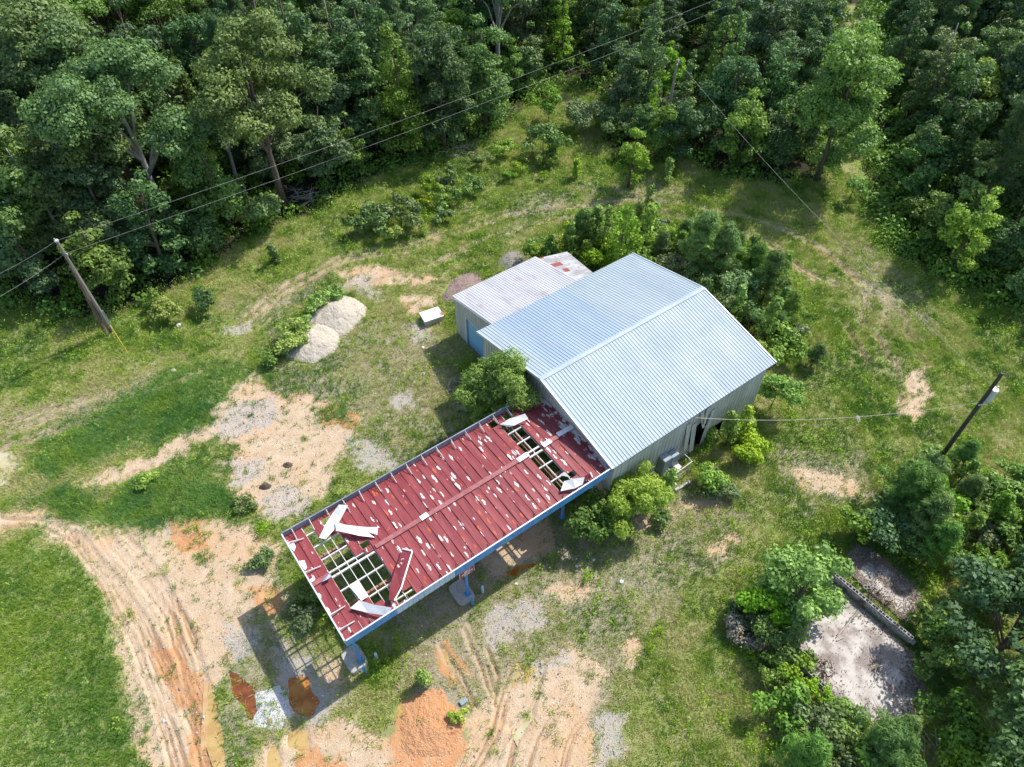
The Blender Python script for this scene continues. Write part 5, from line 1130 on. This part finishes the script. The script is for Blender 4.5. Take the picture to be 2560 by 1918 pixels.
A_(hero('bush', 560, 1215, .8, 1.0, 'olive', 'dull green weed clump left of the canopy corner', leaf=.14)); A_(hero('bush', 668, 1330, .8, 1.0, 'olive', 'scrubby bush in the canopy shade left of its end', leaf=.14)); A_(hero('bush', 680, 1290, 1.0, 1.0, 'mid', 'dark weed bush right beside the left end of the canopy', leaf=.16)); A_(hero('bush', 530, 1100, .6, .8, 'olive', 'low grey-green clump on the yard behind the canopy', leaf=.13))
# by the buildings
A_(hero('willow', 1086, 915, 6.9, 2.75, 'bright', 'round airy green tree standing against the warehouse gable', 'bark_grey', .19, 1.0)); A_(hero('willow', 1362, 1132, 4.5, 1.8, 'yellow', 'feathery yellow-green bush below the warehouse corner', leaf=.17, name='feathery_bush', cat='shrub')); A_(hero('bush', 1262, 1160, 4.0, 1.7, 'mid', 'darker green bush leaning on the blue fascia left of the feathery one', leaf=.2)); A_(hero('cone', 1424, 1085, 3.9, .65, 'bright', 'vine column between the feathery bush and the pipe frame', leaf=.2, name='vine_column', cat='vine'))
A_(hero('bush', 1424, 1130, 1.2, .7, 'mid', 'low vine clump at the foot of the vine column', leaf=.16)); A_(hero('bush', 1526, 1052, 2.2, 1.25, 'bright', 'tall grassy clump right of the pipe frame', leaf=.2)); A_(hero('cone', 1566, 965, 3.4, .8, 'bright', 'vine climbing the front wall beside the dark doorway', leaf=.2, name='vine_column', cat='vine')); A_(hero('cone', 1604, 945, 3.0, .7, 'yellow', 'second climbing vine on the front wall, nearer the right corner', leaf=.2, name='vine_column', cat='vine')); A_(hero('cone', 1528, 955, 1.6, .5, 'bright', 'small vine left of the dark doorway', leaf=.18, name='vine_column', cat='vine'))
A_(hero('bush', 1662, 885, 3.6, 1.7, 'bright', 'bright leafy bush at the right corner of the warehouse', leaf=.2)); A_(hero('bush', 1630, 790, 2.8, 1.1, 'bright', 'leafy bush showing past the right roof edge', leaf=.19)); A_(hero('bush', 1600, 985, 1.6, 1.6, 'yellow', 'spreading light bush in front of the wall vines', leaf=.17)); A_(hero('pine', 1752, 790, 2.3, .75, 'mid', 'small dark pine alone in the grass right of the warehouse', leaf=.2)); A_(hero('bush', 1545, 1060, 1.0, 1.3, 'olive', 'low dull bush right of the grassy clump', leaf=.15))
# behind the warehouse
A_(hero('cone', 1332, 592, 7.0, 1.75, 'bright', 'tallest bright sapling rising behind the warehouse roof', leaf=.21)); A_(hero('cone', 1296, 560, 5.2, .85, 'bright', 'slim bright sapling left of the tallest one', leaf=.2)); A_(hero('cone', 1386, 505, 4.8, .95, 'mid', 'dark slim sapling behind the tallest bright one', leaf=.2)); A_(hero('cone', 1218, 560, 3.6, .6, 'yellow', 'slender light sapling right behind the rusty lean-to', leaf=.17)); A_(hero('cone', 1188, 572, 3.0, .65, 'bright', 'slender sapling behind the top corner of the lean-to', leaf=.17)); A_(hero('cone', 1158, 575, 2.0, .5, 'yellow', 'short bright sapling behind the annex corner', leaf=.17)); A_(hero('cone', 1262, 580, 2.8, .6, 'bright', 'short sapling right of the lean-to', leaf=.17))
A_(hero('pine', 1498, 600, 6.4, 1.9, 'pine', 'tall feathery young pine behind the warehouse', leaf=.25)); A_(hero('pine', 1548, 610, 5.6, 1.7, 'pine', 'feathery young pine right of the tall one', leaf=.25)); A_(hero('pine', 1642, 660, 5.4, 1.6, 'pine', 'rounded young pine beyond the ridge end', leaf=.25)); A_(hero('pine', 1690, 715, 3.8, 1.2, 'bright', 'bright young pine at the right of the thicket', leaf=.22)); A_(hero('pine', 1660, 735, 3.0, 1.1, 'pine', 'small pine just right of the roof edge', leaf=.22))
A_(hero('bush', 1582, 668, 4.2, 1.9, 'blue', 'bluish leafy bush touching the ridge end', leaf=.2)); A_(hero('bush', 1450, 610, 2.8, 1.8, 'olive', 'grey-green bush behind the back eave', leaf=.19)); A_(hero('bush', 1500, 640, 2.8, 1.9, 'mid', 'broad bush between the pines and the roof', leaf=.2)); A_(hero('bush', 1430, 545, 2.6, 1.5, 'bright', 'light bush right of the tallest sapling', leaf=.19)); A_(hero('bush', 1545, 690, 3.4, 1.6, 'mid', 'dark bush tucked behind the right half of the back slope', leaf=.2)); A_(hero('bush', 1610, 720, 3.0, 1.5, 'blue', 'wiry blue-green bush beyond the right gable', leaf=.2)); A_(hero('bush', 1490, 560, 2.4, 1.5, 'mid', 'low bush left of the tall feathery pine', leaf=.19)); A_(hero('bush', 1380, 600, 3.0, 1.6, 'mid', 'green bush hard against the back eave', leaf=.2)); A_(hero('bush', 1640, 700, 2.4, 1.3, 'bright', 'bright low bush under the rounded pine', leaf=.18))
# slab surroundings and lower right
A_(hero('full', 1700, 1325, 5.4, 2.4, 'bright', 'big bright yellow-green tree over the left corner of the slab', leaf=.22, name='broadleaf_tree', cat='tree')); A_(hero('bush', 1648, 1335, 2.6, 1.5, 'bright', 'bright bush filling the left side of the big slab tree', leaf=.2)); A_(hero('bush', 1665, 1400, 2.2, 1.2, 'mid', 'leafy bush between the block corner and the near block wall', leaf=.18)); A_(hero('bush', 1700, 1425, 2.0, 1.1, 'mid', 'bush touching the end of the near block wall', leaf=.18)); A_(hero('bush', 1750, 1550, 1.8, 1.6, 'olive', 'dull bush below the near block wall', leaf=.17)); A_(hero('bush', 1815, 1580, 2.2, 1.5, 'bright', 'bright bush at the lower tip of the slab', leaf=.18)); A_(hero('bush', 1775, 1620, 2.0, 1.6, 'mid', 'mid green bush below the bright one at the slab tip', leaf=.18))
A_(hero('pine', 1885, 1640, 3.6, 1.8, 'pine', 'round young pine at the bottom edge below the slab', leaf=.22)); A_(hero('bush', 1955, 1668, 2.0, 1.5, 'yellow', 'yellow-green bush at the bottom edge', leaf=.18)); A_(hero('pine', 1945, 1105, 4.6, 2.0, 'pine', 'spreading young pine left of the transformer pole', leaf=.24)); A_(hero('pine', 1985, 1040, 2.6, 1.2, 'pine', 'small pine at the foot of the transformer pole', leaf=.22)); A_(hero('bush', 1900, 1165, 3.0, 1.7, 'dark', 'dark bush above the pale slab', leaf=.2)); A_(hero('bush', 1835, 1160, 2.4, 1.1, 'bright', 'bright leafy bush left of the dark one above the slab', leaf=.19)); A_(hero('bush', 1960, 1195, 2.2, 1.2, 'blue', 'bluish bush right of the dark one above the slab', leaf=.19))
A_(hero('broad', 2110, 1440, 7.2, 3.9, 'dark', 'big dark tree right of the slab', leaf=.27)); A_(hero('broad', 2205, 1350, 7.6, 3.8, 'dark', 'dark tree at the right edge above the big dark one', leaf=.27)); A_(hero('bush', 2030, 1405, 2.6, 1.6, 'mid', 'green bush at the right end of the long block wall', leaf=.2)); A_(hero('bush', 1985, 1345, 1.8, .9, 'bright', 'light bush behind the long block wall', leaf=.18)); A_(hero('bush', 2000, 1455, 2.4, 1.3, 'bright', 'light green bush in front of the long block wall end', leaf=.19)); A_(hero('broad', 2160, 1660, 6.8, 3.4, 'mid', 'large green tree in the lower right corner', leaf=.26)); A_(hero('bush', 2050, 1600, 3.4, 1.9, 'mid', 'bush left of the lower right corner tree', leaf=.22)); A_(hero('bush', 2060, 1690, 3.0, 2.0, 'bright', 'bright bush on the bottom edge near the right corner', leaf=.2))
A_(hero('bush', 2235, 1190, 3.4, 2.0, 'dark', 'dark bush at the right edge below the transformer pole', leaf=.22)); A_(hero('bush', 2130, 1110, 1.6, 1.3, 'bright', 'light weed bush right of the transformer pole', leaf=.17)); A_(hero('bush', 2190, 1085, 1.5, 1.2, 'mid', 'green weed bush near the right edge', leaf=.17)); A_(hero('bush', 2140, 1300, 2.0, 1.5, 'olive', 'dull bush among the dead branches', leaf=.18)); A_(hero('bush', 2100, 1230, 1.2, 1.1, 'olive', 'low wiry bush among the dead branches', leaf=.15)); A_(hero('bush', 2228, 1520, 4.0, 2.2, 'dark', 'dark bush on the right edge level with the slab bottom', leaf=.22))
A_(hero('bush', 1610, 1370, .9, 1.3, 'drybrush', 'dry grey brush clump left of the bright slab tree', leaf=.14, name='dry_shrub')); A_(hero('bush', 1600, 1330, 1.0, .9, 'olive', 'low dull clump left of the bright slab tree', leaf=.15))
# thickets of small growth
for key, kind, h, r, mat in (('t0', 'bush', 2.2, 1.2, 'bright'), ('t1', 'bush', 2.0, 1.3, 'brightmid'), ('t2', 'cone', 3.6, .9, 'bright'), ('t3', 'pine', 3.2, 1.1, 'pine'), ('t4', 'bush', 1.5, 1.1, 'olive'), ('t5', 'cone', 3.0, .8, 'brightmid'), ('t6', 'bush', 1.3, .9, 'yellow')):
    treeproto(key, kind, h, r, 300 + hash(kind) % 1 + int(key[1]), mat, 'bark_brown', .19, 1.0)
TL_ = dict(t0='bright leafy shrub', t1='mid green shrub', t2='bright pointed sapling', t3='feathery little pine', t4='dull wiry shrub', t5='green pointed sapling', t6='low yellow-green shrub')
def thicket(poly, n, mn, ks, where, lo=.8, hi=1.35):
    P_ = GP(poly); xs = [p[0] for p in P_]; ys = [p[1] for p in P_]; got = []
    for _ in range(6000):
        x_, y_ = random.uniform(min(xs), max(xs)), random.uniform(min(ys), max(ys)); a_ = np.array([x_]), np.array([y_])
        if sdist(*a_, P_)[0] < 0 or blocked(*a_)[0] or sdist(*a_, slab_poly)[0] > -.5 or sdist(*a_, slab2_poly)[0] > -.5: continue
        if any((x_ - p[0]) ** 2 + (y_ - p[1]) ** 2 < mn * mn for p in got) or any((x_ - p[0]) ** 2 + (y_ - p[1]) ** 2 < (.5 * p[2] + .3) ** 2 for p in K): continue
        got.append((x_, y_, toimg((x_, y_, 0))[0]))
        if len(got) >= n: break
    got.sort(key=lambda p: p[2])
    for i, (x_, y_, u_) in enumerate(got):
        k = random.choice(ks); sc = random.uniform(lo, hi); K.append((x_, y_, MESH[k][3] * sc))
        place(k, 'bush' if k in ('t0', 't1', 't4', 't6') else 'cone', x_, y_, sc, random.uniform(0, 6.28), f"{TL_[k]}, {ORD2(i)} from the left {where}", 'small growth ' + where)
ORD = 'first second third fourth fifth sixth seventh eighth ninth tenth eleventh twelfth thirteenth fourteenth fifteenth sixteenth seventeenth eighteenth nineteenth twentieth'.split()
def ORD2(i): return ordn(i)
def ordn(i):
    if i >= 99: return 'one hundred and ' + ordn(i - 100) if i > 99 else 'hundredth'
    if i < 20: return ORD[i]
    tens = ['twenty', 'thirty', 'forty', 'fifty', 'sixty', 'seventy', 'eighty', 'ninety'][(i + 1) // 10 - 2]; u = (i + 1) % 10; return tens + '-' + ORD[u - 1] if u else tens[:-1] + 'ieth'
thicket([(1150,565),(1250,550),(1290,510),(1390,500),(1480,530),(1580,565),(1670,630),(1705,700),(1680,780),(1640,770),(1530,640),(1380,560),(1290,590)], 44, 1.15, ['t0', 't0', 't1', 't2', 't3', 't2', 't5', 't4'], 'in the thicket behind the warehouse', .8, 1.5)
thicket([(1850,1160),(1900,1080),(2010,1000),(2120,1020),(2290,1060),(2300,1420),(2100,1330),(2000,1250),(1960,1190)], 34, 1.2, ['t0', 't1', 't3', 't4', 't6', 't1', 't5'], 'in the brush between pole and slab', .7, 1.4)
thicket([(1640,1400),(1720,1440),(1840,1580),(1960,1600),(2020,1690),(1700,1700),(1690,1560)], 22, 1.1, ['t0', 't1', 't4', 't6', 't3'], 'in the brush below the slab', .6, 1.3)
thicket([(760,470),(840,430),(1000,380),(1080,330),(1200,340),(1180,390),(1000,440),(950,500),(820,540)], 18, 1.6, ['t0', 't1', 't6', 't4', 't6'], 'on the grassy strip before the wood', .5, 1.1)
# the rest of the wood
protos = []
for i, (kind, h, r, mat, bark) in enumerate([('full', 12, 2.7, 'mid', 'bark_brown'), ('full', 13, 3.0, 'dark', 'bark_brown'), ('broad', 13, 3.4, 'blue', 'bark_grey'), ('cone', 13, 2.3, 'dark', 'bark_brown'), ('cone', 11, 2.0, 'mid', 'bark_brown'), ('full', 10, 2.4, 'dark', 'bark_brown'),
        ('broad', 16, 4.6, 'mid', 'bark_brown'), ('cone', 12, 2.1, 'blue', 'bark_brown'), ('full', 8, 2.2, 'mid', 'bark_brown'), ('full', 7, 2.0, 'blue', 'bark_brown'), ('bush', 5, 2.3, 'dark', 'bark_brown'), ('bush', 4.2, 2.0, 'mid', 'bark_brown'), ('full', 13, 2.8, 'olive', 'bark_grey'), ('pine', 14, 2.4, 'dark', 'bark_brown'), ('full', 9, 2.1, 'bright', 'bark_brown'), ('cone', 9, 1.7, 'bright', 'bark_brown')]):
    treeproto('w%d' % i, kind, h, r, 50 + i, mat, bark, .27, .9); protos.append((kind, h, r, mat))
look = {0: 'mid green leafy', 1: 'dark green leafy', 2: 'blue-green rounded', 3: 'dark pointed', 4: 'mid green pointed', 5: 'dark compact', 6: 'large mid green', 7: 'blue-green pointed', 8: 'small mid green', 9: 'small blue-green', 10: 'low dark bushy', 11: 'low green bushy', 12: 'olive rounded', 13: 'dark feathery', 14: 'light green rounded', 15: 'light green pointed'}
LANE = GP([(1838,420),(1838,300),(1842,180),(1848,60),(1850,-40)])
pts = []; heroes = [k for k in K]
for poly, wname, target in ((wood_a, 'main', 9000), (wood_b, 'right-hand', 6000)):
    xs = [p[0] for p in poly]; ys = [p[1] for p in poly]; cand = []
    for _ in range(target):
        x_ = random.uniform(min(xs), max(xs)); y_ = random.uniform(min(ys), max(ys)); cand.append((x_, y_))
    ca = np.array(cand); sd_ = sdist(ca[:, 0], ca[:, 1], poly); im = [toimg((a, c, 0)) for a, c in cand]
    for (x_, y_), d_, (u_, v_) in zip(cand, sd_, im):
        if d_ < .9 or u_ < -160 or u_ > 2290 or v_ < -10: continue
        if ldist(np.array([x_]), np.array([y_]), LANE)[0] < 4.2: continue
        edge = d_ < 4.0; mn = (2.9 if edge else 3.3) if (u_ > 430 or wname != 'main') else 3.9
        if any((x_ - a) ** 2 + (y_ - c) ** 2 < mn * mn for a, c, *_ in pts): continue
        if any((x_ - a) ** 2 + (y_ - c) ** 2 < (1.6 + .25 * q) ** 2 for a, c, q in heroes): continue
        pts.append((x_, y_, d_, u_, v_, wname))
rows = {}
for p in pts:
    x_, y_, d_, u_, v_, wn = p; row = 0 if d_ < 4 else min(11, 1 + int((d_ - 4) // 6)); rows.setdefault((wn, row), []).append(p)
RW = ['front', 'second', 'third', 'fourth', 'fifth', 'sixth', 'seventh', 'eighth', 'ninth', 'tenth', 'eleventh', 'twelfth']
ntree = 0
for (wn, row), L in sorted(rows.items()):
    L.sort(key=lambda p: p[3])
    for i, (x_, y_, d_, u_, v_, _) in enumerate(L):
        rr_ = random.random(); tallfront = row == 0 and ((wn == 'main' and u_ < 430) )
        if tallfront: k = random.choice([0, 1, 5, 12, 8])
        elif row == 0: k = random.choice([8, 9, 10, 11, 8, 11, 9, 4, 5, 15, 14])
        else: k = random.choice([0, 1, 3, 4, 5, 7, 0, 1, 5, 12, 13, 8, 2, 14]) if u_ > 430 or wn != 'main' else random.choice([6, 12, 0, 12, 6, 1, 5])
        sc = random.uniform(.8, 1.15) * (1 if row or tallfront else .85)
        if u_ > 1300 and wn == 'main': sc *= .86
        kind = protos[k][0]; word = 'shrub' if kind == 'bush' else 'tree'
        lab_ = f"{look[k]} {word}, {ordn(i)} from the left in the {RW[row]} row of the {wn} wood"
        place('w%d' % k, kind, x_, y_, sc, random.uniform(0, 6.28), lab_, 'trees and shrubs of the wood', z=0, sz=sc * random.uniform(.88, 1.12)); ntree += 1
print('wood trees', ntree, 'heroes', len(K), 'pts', len(pts))
# undergrowth between the trunks
def undergrowth():
    x, y = [], []
    for poly in (wood_a, wood_b):
        xs = [p[0] for p in poly]; ys = [p[1] for p in poly]; a = RNG.uniform(min(xs), max(xs), 5200); c = RNG.uniform(min(ys), max(ys), 5200); s = (sdist(a, c, poly) > -.3) & visible(a, c, 0, 60); x.append(a[s]); y.append(c[s])
    x = np.concatenate(x); y = np.concatenate(y); n = len(x); nb_ = 70; rad = RNG.uniform(.6, 1.4, n); d = RNG.normal(0, 1, (n * nb_, 3)); d[:, 2] = np.abs(d[:, 2]); d /= np.linalg.norm(d, axis=1, keepdims=True); R2 = np.repeat(rad, nb_) * RNG.uniform(.6, 1, n * nb_)
    P = np.stack([np.repeat(x, nb_), np.repeat(y, nb_), np.zeros(n * nb_)], 1) + d * R2[:, None] * np.array([1, 1, 1.3]); V = leafquads(P[:, 0], P[:, 1], P[:, 2], .34 * RNG.uniform(.6, 1.3, n * nb_), .22 * RNG.uniform(.6, 1.3, n * nb_), d + np.array([0, 0, .4]))
    me = fastmesh('undergrowth', V, 4); fattr(me, 'tint', np.clip(np.repeat(RNG.uniform(.1, .9, n), nb_) + RNG.normal(0, .15, n * nb_), 0, 1)); tag(link('undergrowth', me, None, [M['mid']]), 'tangled leafy undergrowth and vines covering the floor of the wood', 'undergrowth', kind='stuff')
undergrowth()
